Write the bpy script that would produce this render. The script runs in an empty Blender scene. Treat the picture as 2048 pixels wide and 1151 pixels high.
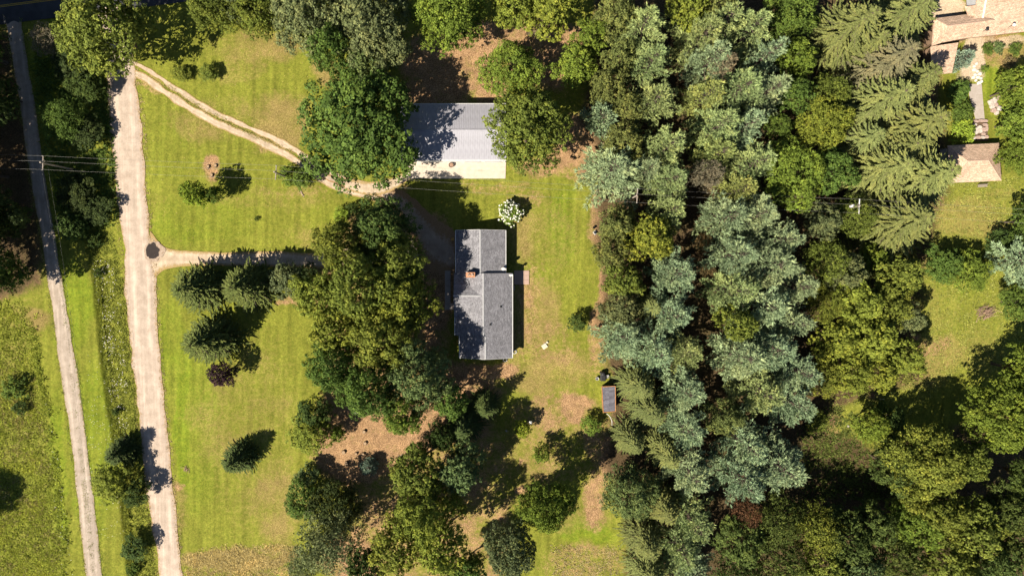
import bpy, bmesh, math, random
import numpy as np
from mathutils import Vector, Matrix

# ------------------------------------------------------------------ camera, sky, sun, exposure
scene = bpy.context.scene
H = 122.0                      # drone height above the lawn
F = 1326.0                     # focal length in pixels of the 2048 wide photograph
TILT = math.atan(45.5 / F)     # the camera leans a touch towards the bottom of the picture
cam_data = bpy.data.cameras.new("camera")
cam_data.sensor_width = 36.0
cam_data.lens = 36.0 * F / 2048.0
cam_data.clip_start = 0.5
cam_data.clip_end = 6000
cam = bpy.data.objects.new("camera", cam_data)
scene.collection.objects.link(cam)
cam.location = (0, 0, H)
cam.rotation_euler = (-TILT, 0, 0)
scene.camera = cam

SUN_EL = math.radians(47.0)
SH = Vector((0.80, 0.60))      # direction in which shadows fall on the ground
world = bpy.data.worlds.new("World")
scene.world = world
world.use_nodes = True
wn = world.node_tree
bg = wn.nodes["Background"]
sky = wn.nodes.new("ShaderNodeTexSky")
sky.sky_type = 'NISHITA'
sky.sun_disc = False
sky.sun_elevation = SUN_EL
sky.sun_rotation = math.atan2(-SH.x, -SH.y)
sky.air_density = 0.7
sky.dust_density = 0.4
wn.links.new(sky.outputs[0], bg.inputs[0])
bg.inputs[1].default_value = 0.05
sl = bpy.data.lights.new("sun", 'SUN')
sl.energy = 5.0
sl.angle = math.radians(0.55)
sl.color = (1.0, 0.91, 0.77)
sun = bpy.data.objects.new("sun", sl)
scene.collection.objects.link(sun)
d = Vector((SH.x * math.cos(SUN_EL), SH.y * math.cos(SUN_EL), -math.sin(SUN_EL)))
sun.rotation_euler = d.to_track_quat('-Z', 'Y').to_euler()
sun.location = (-80, -60, 110)
scene.view_settings.view_transform = 'Standard'
scene.view_settings.look = 'None'
scene.view_settings.gamma = 1.0
scene.view_settings.exposure = 0.84
scene.cycles.max_bounces = 3
scene.cycles.diffuse_bounces = 1
scene.cycles.transmission_bounces = 1
scene.cycles.glossy_bounces = 1
scene.cycles.use_adaptive_sampling = True
scene.cycles.adaptive_threshold = 0.03
scene.cycles.use_denoising = True

# ------------------------------------------------------------------ helpers
C = scene.collection
rng = random.Random(7)
SC = H / F                     # metres per photograph pixel on the ground
cT, sT = math.cos(TILT), math.sin(TILT)

def at(u, v, z=0.0):
    """the point at height z that photograph pixel (u, v) looks at"""
    x = (u - 1024.0) / F; y = -(v - 575.5) / F
    yy = y * cT - sT; zz = -y * sT - cT
    t = (H - z) / (-zz)
    return (x * t, yy * t)

def at3(u, v, z=0.0):
    x, y = at(u, v, z); return Vector((x, y, z))

def topix(X, Y):
    """ground points to photograph pixels (arrays)"""
    # camera space: rotate by +TILT about X
    yc = Y * cT + H * sT
    zc = Y * sT - H * cT
    return 1024.0 + F * X / (-zc), 575.5 - F * yc / (-zc)

def smooth(a, b, x):
    t = np.clip((x - a) / (b - a), 0, 1); return t * t * (3 - 2 * t)

def _hash(ix, iy, s):
    n = (ix.astype(np.int64) * 374761393 + iy.astype(np.int64) * 668265263 + s * 1442695041) & 0x7fffffff
    n = ((n ^ (n >> 13)) * 1274126177) & 0x7fffffff
    n = (n ^ (n >> 16)) & 0xffff
    return n / 65535.0

def vnoise(x, y, s=0):
    ix = np.floor(x); iy = np.floor(y); fx = x - ix; fy = y - iy
    fx = fx * fx * (3 - 2 * fx); fy = fy * fy * (3 - 2 * fy)
    a = _hash(ix, iy, s); b = _hash(ix + 1, iy, s); c = _hash(ix, iy + 1, s); e = _hash(ix + 1, iy + 1, s)
    return (a * (1 - fx) + b * fx) * (1 - fy) + (c * (1 - fx) + e * fx) * fy

def fbm(x, y, s=0, o=4):
    r = 0; a = 0.5
    for i in range(o):
        r = r + a * vnoise(x, y, s + i * 17); x = x * 2.03; y = y * 2.03; a *= 0.5
    return r / (1 - 0.5 ** o)

def mesh_np(name, V, Fq, mat=None, attrs=None, smooth_=False):
    """mesh from an (n,3) array and an (m,k) array of faces, all faces the same size"""
    V = np.asarray(V, np.float32); Fq = np.asarray(Fq, np.int32)
    me = bpy.data.meshes.new(name)
    n, k = Fq.shape
    me.vertices.add(len(V)); me.vertices.foreach_set("co", V.ravel())
    me.loops.add(n * k); me.loops.foreach_set("vertex_index", Fq.ravel())
    me.polygons.add(n)
    me.polygons.foreach_set("loop_start", np.arange(0, n * k, k, dtype=np.int32))
    me.polygons.foreach_set("loop_total", np.full(n, k, np.int32))
    if smooth_: me.polygons.foreach_set("use_smooth", np.ones(n, bool))
    for an, arr in (attrs or {}).items():
        arr = np.asarray(arr, np.float32)
        if arr.ndim == 1:
            a = me.attributes.new(an, 'FLOAT', 'POINT'); a.data.foreach_set("value", arr)
        else:
            a = me.attributes.new(an, 'FLOAT_COLOR', 'POINT'); a.data.foreach_set("color", arr.ravel())
    me.update(); me.validate()
    if mat: me.materials.append(mat)
    return me

def link(name, me, parent=None):
    o = bpy.data.objects.new(name, me); C.objects.link(o)
    if parent: o.parent = parent
    return o

LABELS = {}
def tag(o, label=None, cat=None, group=None, kind=None):
    if label: o["label"] = label
    if cat: o["category"] = cat
    if group: o["group"] = group
    if kind: o["kind"] = kind
    return o

def empty(name, loc, label, cat, group=None, rz=0):
    o = bpy.data.objects.new(name, None); C.objects.link(o)
    o.location = loc; o.rotation_euler = (0, 0, rz)
    o.empty_display_size = 0.3
    return tag(o, label, cat, group)

class MB:
    """collects boxes, prisms, tubes; build() links them as one mesh"""
    def __init__(s): s.v = []; s.f = []
    def raw(s, v, f):
        n = len(s.v); s.v += [tuple(p) for p in v]; s.f += [tuple(i + n for i in q) for q in f]; return s
    def box(s, cx, cy, cz, sx, sy, sz, rz=0, bev=0):
        c, q = math.cos(rz), math.sin(rz); v = []
        for z in (-.5, .5):
            for (x, y) in ((-.5, -.5), (.5, -.5), (.5, .5), (-.5, .5)):
                X, Y = x * sx, y * sy
                v.append((cx + X * c - Y * q, cy + X * q + Y * c, cz + z * sz))
        return s.raw(v, [(3, 2, 1, 0), (4, 5, 6, 7), (0, 1, 5, 4), (1, 2, 6, 5), (2, 3, 7, 6), (3, 0, 4, 7)])
    def poly(s, pts, z0, z1):
        """extruded outline, pts counter-clockwise"""
        n = len(pts)
        a = sum(pts[i][0] * pts[(i + 1) % n][1] - pts[(i + 1) % n][0] * pts[i][1] for i in range(n))
        if a < 0: pts = pts[::-1]
        v = [(p[0], p[1], z0) for p in pts] + [(p[0], p[1], z1) for p in pts]
        f = [tuple(range(n, 2 * n)), tuple(range(n - 1, -1, -1))]
        f += [(i, (i + 1) % n, n + (i + 1) % n, n + i) for i in range(n)]
        return s.raw(v, f)
    def slab(s, quad, th):
        """a quad (4 3D points, counter-clockwise from above) with thickness th downwards"""
        v = [tuple(p) for p in quad] + [(p[0], p[1], p[2] - th) for p in quad]
        k = len(quad)
        return s.raw(v, [tuple(range(k)), tuple(range(2 * k - 1, k - 1, -1))] + [(i, k + i, k + (i + 1) % k, (i + 1) % k) for i in range(k)])
    def tube(s, pts, r, n=6, caps=True):
        pts = [Vector(p) for p in pts]
        if not isinstance(r, (list, tuple)): r = [r] * len(pts)
        v = []
        for i, p in enumerate(pts):
            t = (pts[min(i + 1, len(pts) - 1)] - pts[max(i - 1, 0)]).normalized()
            u = t.cross(Vector((0.13, 0.31, 1)) if abs(t.z) < 0.9 else Vector((1, 0.2, 0))).normalized(); w = t.cross(u)
            for k in range(n):
                a = 2 * math.pi * k / n
                v.append(p + (u * math.cos(a) + w * math.sin(a)) * r[i])
        f = []
        for i in range(len(pts) - 1):
            for k in range(n):
                f.append((i * n + k, i * n + (k + 1) % n, (i + 1) * n + (k + 1) % n, (i + 1) * n + k))
        if caps:
            f.append(tuple(range(n - 1, -1, -1))); f.append(tuple(range((len(pts) - 1) * n, len(pts) * n)))
        return s.raw(v, f)
    def lathe(s, c, prof, n=16):
        v = []; f = []
        for (r, z) in prof:
            for k in range(n):
                a = 2 * math.pi * k / n; v.append((c[0] + r * math.cos(a), c[1] + r * math.sin(a), c[2] + z))
        for i in range(len(prof) - 1):
            for k in range(n):
                f.append((i * n + k, i * n + (k + 1) % n, (i + 1) * n + (k + 1) % n, (i + 1) * n + k))
        f.append(tuple(range(n - 1, -1, -1))); f.append(tuple(range((len(prof) - 1) * n, len(prof) * n)))
        return s.raw(v, f)
    def mesh(s, name, mat):
        me = bpy.data.meshes.new(name); me.from_pydata(s.v, [], s.f); me.update()
        bm = bmesh.new(); bm.from_mesh(me); bmesh.ops.recalc_face_normals(bm, faces=bm.faces); bm.to_mesh(me); bm.free()
        if mat: me.materials.append(mat)
        return me
    def build(s, name, mat, parent=None, bevel=0):
        o = link(name, s.mesh(name, mat), parent)
        if bevel:
            b = o.modifiers.new("bevel", 'BEVEL'); b.width = bevel; b.segments = 2; b.limit_method = 'ANGLE'
        return o

# ------------------------------------------------------------------ materials
class NT:
    def __init__(s, name, rough=0.9, spec=0.2):
        s.m = bpy.data.materials.new(name); s.m.use_nodes = True
        s.t = s.m.node_tree; s.b = s.t.nodes["Principled BSDF"]
        s.b.inputs["Roughness"].default_value = rough
        s.b.inputs["Specular IOR Level"].default_value = spec
        s.tc = None
    def n(s, k, **kw):
        x = s.t.nodes.new("ShaderNode" + k)
        for a, b in kw.items(): setattr(x, a, b)
        return x
    def l(s, a, b): s.t.links.new(a, b)
    def val(s, sock, v):
        if hasattr(v, "node"): s.l(v, sock)
        else: sock.default_value = v
    def coord(s, kind="Object"):
        if s.tc is None: s.tc = s.n("TexCoord")
        return s.tc.outputs[kind]
    def mapping(s, scale=(1, 1, 1), rot=(0, 0, 0), kind="Object"):
        m = s.n("Mapping"); m.inputs["Scale"].default_value = scale; m.inputs["Rotation"].default_value = rot
        s.l(s.coord(kind), m.inputs[0]); return m.outputs[0]
    def noise(s, scale, detail=3, rough=0.55, vec=None, dist=0):
        x = s.n("TexNoise"); x.inputs["Scale"].default_value = scale; x.inputs["Detail"].default_value = detail
        x.inputs["Roughness"].default_value = rough; x.inputs["Distortion"].default_value = dist
        s.l(vec or s.coord(), x.inputs["Vector"]); return x.outputs["Fac"]
    def voro(s, scale, vec=None, out="Distance"):
        x = s.n("TexVoronoi"); x.inputs["Scale"].default_value = scale
        s.l(vec or s.coord(), x.inputs["Vector"]); return x.outputs[out]
    def attr(s, name, out="Fac"):
        x = s.n("Attribute"); x.attribute_name = name; return x.outputs[out]
    def math(s, op, a, b=0.0, c=0.0, clamp=False):
        x = s.n("Math", operation=op); x.use_clamp = clamp
        s.val(x.inputs[0], a); s.val(x.inputs[1], b); s.val(x.inputs[2], c); return x.outputs[0]
    def ramp(s, v, a, b, lo=0.0, hi=1.0):
        x = s.n("MapRange"); x.interpolation_type = 'SMOOTHSTEP'
        s.val(x.inputs[0], v); s.val(x.inputs[1], a); s.val(x.inputs[2], b); s.val(x.inputs[3], lo); s.val(x.inputs[4], hi)
        return x.outputs[0]
    def mix(s, f, a, b, blend='MIX'):
        x = s.n("Mix", data_type='RGBA', blend_type=blend); x.clamp_factor = True
        s.val(x.inputs[0], f)
        for i, v in ((6, a), (7, b)):
            if hasattr(v, "node"): s.l(v, x.inputs[i])
            else: x.inputs[i].default_value = (*v[:3], 1)
        return x.outputs[2]
    def scale(s, col, f):
        """colour times a factor"""
        x = s.n("VectorMath", operation='SCALE')
        if hasattr(col, "node"): s.l(col, x.inputs[0])
        else: x.inputs[0].default_value = col[:3]
        s.val(x.inputs[3], f); return x.outputs[0]
    def sep(s, c):
        x = s.n("SeparateColor"); s.l(c, x.inputs[0]); return x.outputs
    def bump(s, h, strength=0.5, dist=0.1):
        x = s.n("Bump"); x.inputs["Strength"].default_value = strength; x.inputs["Distance"].default_value = dist
        s.l(h, x.inputs["Height"]); s.l(x.outputs[0], s.b.inputs["Normal"])
    def col(s, c):
        if hasattr(c, "node"): s.l(c, s.b.inputs["Base Color"])
        else: s.b.inputs["Base Color"].default_value = (*c[:3], 1)
        return s

def simple(name, c, rough=0.8, var=0.25, scale=3.0, spec=0.25, metal=0.0):
    m = NT(name, rough, spec); m.b.inputs["Metallic"].default_value = metal
    f = m.ramp(m.noise(scale, 4), 0.25, 0.75, 1 - var, 1 + var)
    m.col(m.scale(c, f)); return m.m

def foliage(name, transl=0.25, rough=0.5, spec=0.25, hue=0.35, vary=0.55):
    """leaf colour = the tree's own colour x clump and leaf variation"""
    m = NT(name, rough, spec)
    oi = m.n("ObjectInfo"); g = m.n("NewGeometry")
    leaf = m.ramp(g.outputs["Random Per Island"], 0.0, 1.0, 1 - vary, 1 + vary)
    tint = m.attr("tint")
    base = oi.outputs["Color"]
    yel = m.mix(m.math('MULTIPLY', m.ramp(tint, 0.55, 1.0), hue), base, m.mix(1.0, base, (1.7, 1.15, 0.7), 'MULTIPLY'))
    c = m.scale(yel, leaf)
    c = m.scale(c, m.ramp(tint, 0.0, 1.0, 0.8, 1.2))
    m.col(c)
    tr = m.n("BsdfTranslucent"); m.l(m.scale(c, 1.15), tr.inputs[0])
    mx = m.n("MixShader"); mx.inputs[0].default_value = transl
    m.l(m.b.outputs[0], mx.inputs[1]); m.l(tr.outputs[0], mx.inputs[2])
    m.l(mx.outputs[0], m.t.nodes["Material Output"].inputs[0])
    return m.m

M = {}
M["leaf"] = foliage("leaf", 0.18, 0.6, 0.08, 0.22, 0.35)
M["needle"] = foliage("needle", 0.10, 0.65, 0.08, 0.2, 0.3)
M["grassblade"] = foliage("grass_blade", 0.35, 0.7, 0.08, 0.12, 0.35)
def bark():
    m = NT("bark", 0.95, 0.1)
    f = m.noise(4, 5, 0.7, m.mapping((3, 3, 0.6)))
    m.col(m.mix(f, (0.05, 0.038, 0.028), (0.17, 0.135, 0.105))); m.bump(f, 0.8, 0.05); return m.m
M["bark"] = bark()
# ------------------------------------------------------------------ the ground
def polydist(U, V, P):
    """signed distance (pixels, inside positive) of arrays U, V to polygon P"""
    P = np.array(P, float); d = np.full(U.shape, 1e9); ins = np.zeros(U.shape, bool)
    for i in range(len(P)):
        a = P[i]; b = P[(i + 1) % len(P)]; ab = b - a
        t = np.clip(((U - a[0]) * ab[0] + (V - a[1]) * ab[1]) / (ab @ ab + 1e-9), 0, 1)
        d = np.minimum(d, np.hypot(U - a[0] - t * ab[0], V - a[1] - t * ab[1]))
        c = ((a[1] > V) != (b[1] > V)) & (U < (b[0] - a[0]) * (V - a[1]) / (b[1] - a[1] + 1e-12) + a[0])
        ins ^= c
    return np.where(ins, d, -d)

def linedist(U, V, P):
    P = np.array(P, float); d = np.full(U.shape, 1e9)
    for i in range(len(P) - 1):
        a, b = P[i], P[i + 1]; ab = b - a
        t = np.clip(((U - a[0]) * ab[0] + (V - a[1]) * ab[1]) / (ab @ ab + 1e-9), 0, 1)
        d = np.minimum(d, np.hypot(U - a[0] - t * ab[0], V - a[1] - t * ab[1]))
    return d

def axis(lo, hi, step, far):
    mid = np.arange(lo, hi + step * .5, step); out = []; s = step
    x = hi
    right = []
    while x < far: s *= 1.35; x += s; right.append(x)
    left = []; x = lo; s = step
    while x > -far: s *= 1.35; x -= s; left.append(x)
    return np.concatenate([left[::-1], mid, right])

DITCH = [(176, 470), (192, 560), (203, 680), (215, 780), (229, 860), (248, 1010), (262, 1151), (275, 1260)]
MEADOW = [(-300, 560), (0, 605), (40, 600), (62, 640), (75, 740), (92, 830), (106, 930), (122, 1060), (136, 1200), (-300, 1200)]
VERGE = [(178, 470), (225, 465), (245, 560), (262, 720), (280, 880), (300, 1040), (318, 1200), (268, 1200), (250, 1030), (230, 860), (216, 780), (204, 680), (193, 560)]
FIELD = [(1650, 870), (1640, 790), (1800, 760), (1850, 640), (1850, 420), (1880, 370), (2300, 330), (2300, 700), (1900, 760), (1760, 870)]
WOODS = [(1196, 360), (1175, 250), (1200, -200), (1880, -200), (1880, 160), (1900, 380), (1850, 520), (1840, 760), (1700, 800), (1660, 860), (1760, 900), (2300, 720), (2300, 1400), (1240, 1400), (1255, 1060), (1205, 930), (1220, 780), (1205, 640)]
WOODS2 = [(-400, 60), (30, 60), (60, 330), (80, 560), (0, 600), (-400, 600)]
GROVE = [(600, 560), (690, 425), (780, 400), (905, 450), (905, 720), (960, 760), (1010, 900), (1040, 1000), (1010, 1300), (690, 1300), (700, 1000), (610, 900), (640, 800), (640, 640)]

def build_ground():
    xs = axis(-104, 104, 0.36, 2500); ys = axis(-66, 58, 0.36, 2500)
    X, Y = np.meshgrid(xs, ys); U, V = topix(X, Y)
    wx = (fbm(X * .22, Y * .22, 3) - .5) * 46; wy = (fbm(X * .22, Y * .22, 9) - .5) * 46
    U2 = U + wx; V2 = V + wy
    n1 = fbm(X * .09, Y * .09, 21); n2 = fbm(X * .35, Y * .35, 33); n3 = fbm(X * 1.1, Y * 1.1, 45, 3)
    def blob(lst):
        m = np.zeros(U.shape)
        for (cx, cy, rx, ry, st) in lst:
            q = np.hypot((U2 - cx) / rx, (V2 - cy) / ry); m = np.maximum(m, st * smooth(1.25, .55, q))
        return m
    litter = blob([(900, 120, 110, 75, 1), (1000, 80, 120, 45, 1), (1095, 110, 75, 75, 1), (1140, 85, 50, 45, 1), (860, 185, 90, 30, 1), (985, 190, 40, 40, .85),
                   (1155, 290, 45, 75, 1), (1110, 335, 80, 26, .8), (1195, 430, 16, 60, .8), (1200, 560, 11, 130, .75), (1192, 700, 22, 60, .6), (1192, 650, 18, 30, .9),
                   (985, 735, 70, 20, .85), (950, 775, 60, 60, .55), (1095, 690, 75, 50, .42), (1150, 820, 50, 34, 1), (1085, 830, 70, 45, .6), (1120, 905, 95, 70, .38), (1195, 900, 36, 70, .6),
                   (1190, 1000, 26, 70, .8), (760, 870, 120, 60, .95), (705, 925, 60, 50, .6), (690, 1120, 60, 60, .9), (1160, 1120, 110, 40, .5), (1047, 930, 10, 8, .9), (1047, 968, 12, 16, .9),
                   (1045, 400, 60, 20, .5), (985, 372, 90, 14, .5), (1055, 620, 26, 110, .5), (1075, 560, 25, 50, .35), (573, 604, 34, 14, .75), (600, 388, 90, 14, .35), (780, 378, 60, 16, .5),
                   (422, 340, 20, 28, 1), (300, 165, 40, 16, .5), (560, 300, 60, 16, .4), (1650, 840, 45, 40, .5), (1880, 720, 60, 40, .3), (1850, 690, 60, 28, .55), (1690, 690, 150, 110, .55),
                   (880, 830, 70, 60, .8), (20, 285, 40, 30, .6), (860, 560, 50, 120, .7), (1270, 20, 30, 30, .7), (355, 980, 14, 10, .7), (1520, 1010, 60, 60, .9), (1640, 18, 12, 60, .25), (1970, 75, 90, 12, .55), (1990, 120, 40, 14, .5)])
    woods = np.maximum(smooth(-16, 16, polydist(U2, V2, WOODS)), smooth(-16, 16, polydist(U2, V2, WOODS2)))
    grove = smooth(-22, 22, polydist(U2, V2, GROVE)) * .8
    dry = blob([(430, 235, 130, 50, .5), (560, 240, 70, 60, .8), (520, 90, 120, 40, .6), (660, 150, 40, 40, .7), (480, 140, 60, 40, .45), (560, 400, 160, 24, .4), (610, 465, 80, 40, .3), (500, 860, 120, 260, .40), (560, 1000, 60, 130, .55),
                (1090, 470, 100, 90, .45), (1075, 630, 70, 90, .7), (1090, 740, 120, 60, .5), (1050, 920, 70, 120, .5), (1160, 1030, 70, 40, .3), (1940, 440, 90, 50, .95), (1850, 720, 100, 60, .9), (1960, 700, 70, 60, .5), (1880, 610, 60, 60, .4),
                (470, 1120, 130, 24, 1), (40, 640, 60, 30, .7), (20, 720, 40, 60, .35), (350, 1020, 26, 60, .5), (150, 800, 14, 60, .3), (2000, 95, 70, 30, .6), (2040, 420, 60, 40, .4), (1985, 440, 60, 60, .5)])
    lush = blob([(368, 860, 17, 150, .95), (325, 720, 12, 120, .6), (392, 830, 12, 150, .35), (400, 440, 140, 60, .45), (345, 300, 60, 150, .3), (620, 80, 60, 40, .5), (420, 600, 120, 60, .25), (400, 860, 60, 200, .5), (350, 700, 40, 120, .5), (150, 620, 50, 120, .7), (190, 900, 60, 200, .6), (110, 950, 30, 200, .75), (1120, 450, 40, 100, .7),
                 (1090, 560, 24, 80, .4), (1180, 1060, 60, 26, .9), (570, 1140, 50, 26, .9), (60, 1000, 40, 130, .35), (1630, 20, 30, 60, .8), (1990, 170, 40, 90, .7), (1930, 560, 80, 60, .45), (1950, 660, 60, 40, .35), (90, 120, 40, 160, .5), (130, 420, 40, 90, .6), (650, 440, 60, 36, .3)])
    meadow = np.maximum(smooth(-6, 8, polydist(U, V, MEADOW)), smooth(-8, 8, polydist(U2, V2, FIELD)) * .75)
    meadow = np.maximum(meadow, smooth(-4, 6, polydist(U, V, VERGE)) * .6)
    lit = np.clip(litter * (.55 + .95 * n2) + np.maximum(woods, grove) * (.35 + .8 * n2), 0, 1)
    dryf = np.clip(dry * (.45 + 1.1 * n2) + .30 * smooth(.5, .75, n1), 0, 1)
    mow = np.clip(1 - np.maximum(np.maximum(woods, grove), meadow) - litter, 0, 1)
    sand = blob([(1900, 20, 40, 30, 1), (1948, 115, 26, 60, .9), (1935, 150, 26, 20, .5), (1990, 85, 80, 12, .55), (2030, 80, 60, 10, .6)])
    # banks of the gravel roads: dusty soil close to their edges
    gA = np.stack([lit, dryf, lush * (.5 + n2), woods], -1); gB = np.stack([meadow, mow, sand, n3], -1)
    Z = (fbm(X * .12, Y * .12, 5) - .5) * .12 + (n3 - .5) * .05 * (1 - mow) + (fbm(X * .7, Y * .7, 6, 3) - .5) * .09 * np.maximum(meadow, woods)
    dd = linedist(U, V, DITCH); Z -= .85 * smooth(8, 1.0, dd)
    near = (np.abs(X) < 120) & (np.abs(Y) < 75)
    Z = np.where(near, Z, 0)
    # flat, level strips under roads and buildings are cut a little lower
    flat = np.zeros(U.shape)
    for P in FLATS: flat = np.maximum(flat, smooth(-26, -8, polydist(U, V, P)))
    Z = Z * (1 - flat) - .05 * flat
    ny, nx = X.shape
    idx = np.arange(nx * ny).reshape(ny, nx)
    Fq = np.stack([idx[:-1, :-1], idx[:-1, 1:], idx[1:, 1:], idx[1:, :-1]], -1).reshape(-1, 4)
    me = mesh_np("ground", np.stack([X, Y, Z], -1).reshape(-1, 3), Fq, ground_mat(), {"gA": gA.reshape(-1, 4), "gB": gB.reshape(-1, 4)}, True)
    o = link("ground", me); tag(o, "mown lawn, rough grass and leaf litter around the houses", kind="structure")
    return o

def ground_mat():
    m = NT("ground", 0.95, 0.08)
    A = m.n("Attribute"); A.attribute_name = "gA"; B = m.n("Attribute"); B.attribute_name = "gB"
    a = m.sep(A.outputs["Color"]); b = m.sep(B.outputs["Color"])
    lit, dry, lush, woods = a[0], a[1], a[2], A.outputs["Alpha"]
    mead, mow, sand, n3 = b[0], b[1], b[2], B.outputs["Alpha"]
    fine = m.noise(5.5, 4, 0.7); fine2 = m.noise(1.5, 4, 0.65); big = m.noise(0.13, 3); grain = m.noise(14, 2, 0.7)
    green = m.mix(m.ramp(fine2, .3, .7), (0.148, 0.166, 0.022), (0.218, 0.222, 0.033))
    green = m.mix(m.ramp(lush, .15, .85), green, m.mix(m.ramp(fine2, .3, .7), (0.128, 0.178, 0.016), (0.200, 0.236, 0.022)))
    # mower stripes
    st = m.n("TexWave"); st.wave_type = 'BANDS'; st.bands_direction = 'X'
    st.inputs["Scale"].default_value = 0.165; st.inputs["Distortion"].default_value = 1.3; st.inputs["Detail"].default_value = 2.0; st.inputs["Detail Scale"].default_value = 0.25
    m.l(m.mapping((1, 1, 1), (0, 0, math.radians(5))), st.inputs["Vector"])
    st2 = m.noise(1.0, 2, 0.5, m.mapping((1.1, 0.035, 1), (0, 0, math.radians(4))))
    sf = m.math('ADD', m.math('MULTIPLY', m.math('SUBTRACT', st.outputs["Fac"], .5), .13), m.math('MULTIPLY', m.math('SUBTRACT', st2, .5), .75))
    green = m.scale(green, m.math('ADD', 1.0, m.math('MULTIPLY', sf, mow)))
    dryc = m.mix(m.ramp(fine, .3, .7), (0.20, 0.150, 0.045), (0.31, 0.235, 0.088))
    c = m.mix(m.ramp(m.math('ADD', dry, m.math('MULTIPLY', m.math('SUBTRACT', fine2, .5), .9)), .2, .95), green, dryc)
    # rough grass
    rough = m.mix(m.ramp(fine2, .3, .7), (0.150, 0.180, 0.026), (0.27, 0.262, 0.052))
    c = m.mix(m.math('MULTIPLY', mead, m.ramp(fine, .35, .7, .25, .85)), c, rough)
    lc = m.mix(m.ramp(fine, .28, .72), (0.18, 0.105, 0.048), (0.43, 0.265, 0.140))
    lc = m.scale(lc, m.ramp(m.noise(.8, 4, .65), .3, .7, .78, 1.22))
    lc = m.mix(m.ramp(grain, .56, .72), lc, (0.60, 0.42, 0.26))
    c = m.mix(m.ramp(m.math('ADD', lit, m.math('ADD', m.math('MULTIPLY', m.math('SUBTRACT', fine2, .5), 1.3), m.math('MULTIPLY', m.math('SUBTRACT', m.noise(.35, 3, .6), .5), .9))), .18, 1.0), c, lc)
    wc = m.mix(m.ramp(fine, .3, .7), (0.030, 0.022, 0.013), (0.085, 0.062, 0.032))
    c = m.mix(m.math('MULTIPLY', woods, .88), c, wc)  # woodland soil, its colour darkened further to stand in for deep shade
    c = m.mix(m.ramp(m.math('ADD', sand, m.math('MULTIPLY', m.math('SUBTRACT', fine, .5), .7)), .3, .8), c, (0.50, 0.39, 0.27))
    # stray pale blades and fallen leaves
    sp = m.ramp(m.noise(9, 2, 0.6), .70, .78)
    c = m.mix(m.math('MULTIPLY', sp, .45), c, (0.36, 0.27, 0.14))
    c = m.scale(c, m.ramp(fine, .3, .7, .76, 1.24))
    c = m.scale(c, m.ramp(m.noise(2.6, 3, .7), .3, .7, .84, 1.16))
    c = m.scale(c, m.ramp(m.noise(.45, 3, .6), .3, .7, .9, 1.1))
    c = m.scale(c, m.ramp(big, .3, .7, .92, 1.08))
    m.col(c)
    m.bump(m.math('ADD', fine, m.math('MULTIPLY', fine2, .6)), 0.55, 0.16)
    return m.m

# ------------------------------------------------------------------ roads, drives, slabs
def gravel_mat(name, c0, c1, edge=(0.17, 0.15, 0.06), streak=0.18, rot=0.0, e0=.78):
    m = NT(name, 0.97, 0.08)
    fine = m.noise(7, 4, 0.75); mid = m.noise(0.7, 4, 0.6); gr = m.noise(20, 2, 0.7)
    lon = m.noise(1.0, 3, 0.6, m.mapping((1.7, 0.05, 1), (0, 0, rot)))
    c = m.mix(m.ramp(mid, .3, .7), c0, c1)
    c = m.scale(c, m.ramp(lon, .25, .75, 1 - streak, 1 + streak))
    c = m.scale(c, m.ramp(fine, .25, .75, .86, 1.14))
    c = m.mix(m.ramp(gr, .62, .75, 0, .5), c, (min(c1[0] * 1.3, .8), min(c1[1] * 1.3, .75), min(c1[2] * 1.35, .7)))
    e = m.attr("edge")
    rut = m.math('MULTIPLY', m.ramp(e, .18, .42), m.ramp(e, .72, .48))
    c = m.scale(c, m.math('ADD', .93, m.math('MULTIPLY', rut, m.ramp(lon, .3, .7, .06, .20))))
    c = m.mix(m.math('MULTIPLY', m.ramp(m.noise(.28, 4, .7), .52, .68), .35), c, (c0[0] * .72, c0[1] * .68, c0[2] * .62))
    f = m.ramp(m.math('ADD', e, m.math('MULTIPLY', m.math('SUBTRACT', m.noise(2.2, 4, 0.7), .5), 1.1)), e0, e0 + .34)
    c = m.mix(f, c, m.mix(m.ramp(fine, .35, .65), edge, (edge[0] * 1.8, edge[1] * 1.6, edge[2] * 1.9)))
    m.col(c); m.bump(fine, 0.5, 0.05)
    return m.m

def resample(P, step):
    P = [np.array(p, float) for p in P]; out = []
    # Catmull-Rom then even steps
    Q = [2 * P[0] - P[1]] + P + [2 * P[-1] - P[-2]]
    for i in range(1, len(Q) - 2):
        n = max(2, int(np.linalg.norm(Q[i + 1] - Q[i]) / step))
        for k in range(n):
            t = k / n
            out.append(.5 * ((2 * Q[i]) + (-Q[i - 1] + Q[i + 1]) * t + (2 * Q[i - 1] - 5 * Q[i] + 4 * Q[i + 1] - Q[i + 2]) * t * t + (-Q[i - 1] + 3 * Q[i] - 3 * Q[i + 1] + Q[i + 2]) * t ** 3))
    out.append(P[-1]); return np.array(out)

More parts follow.
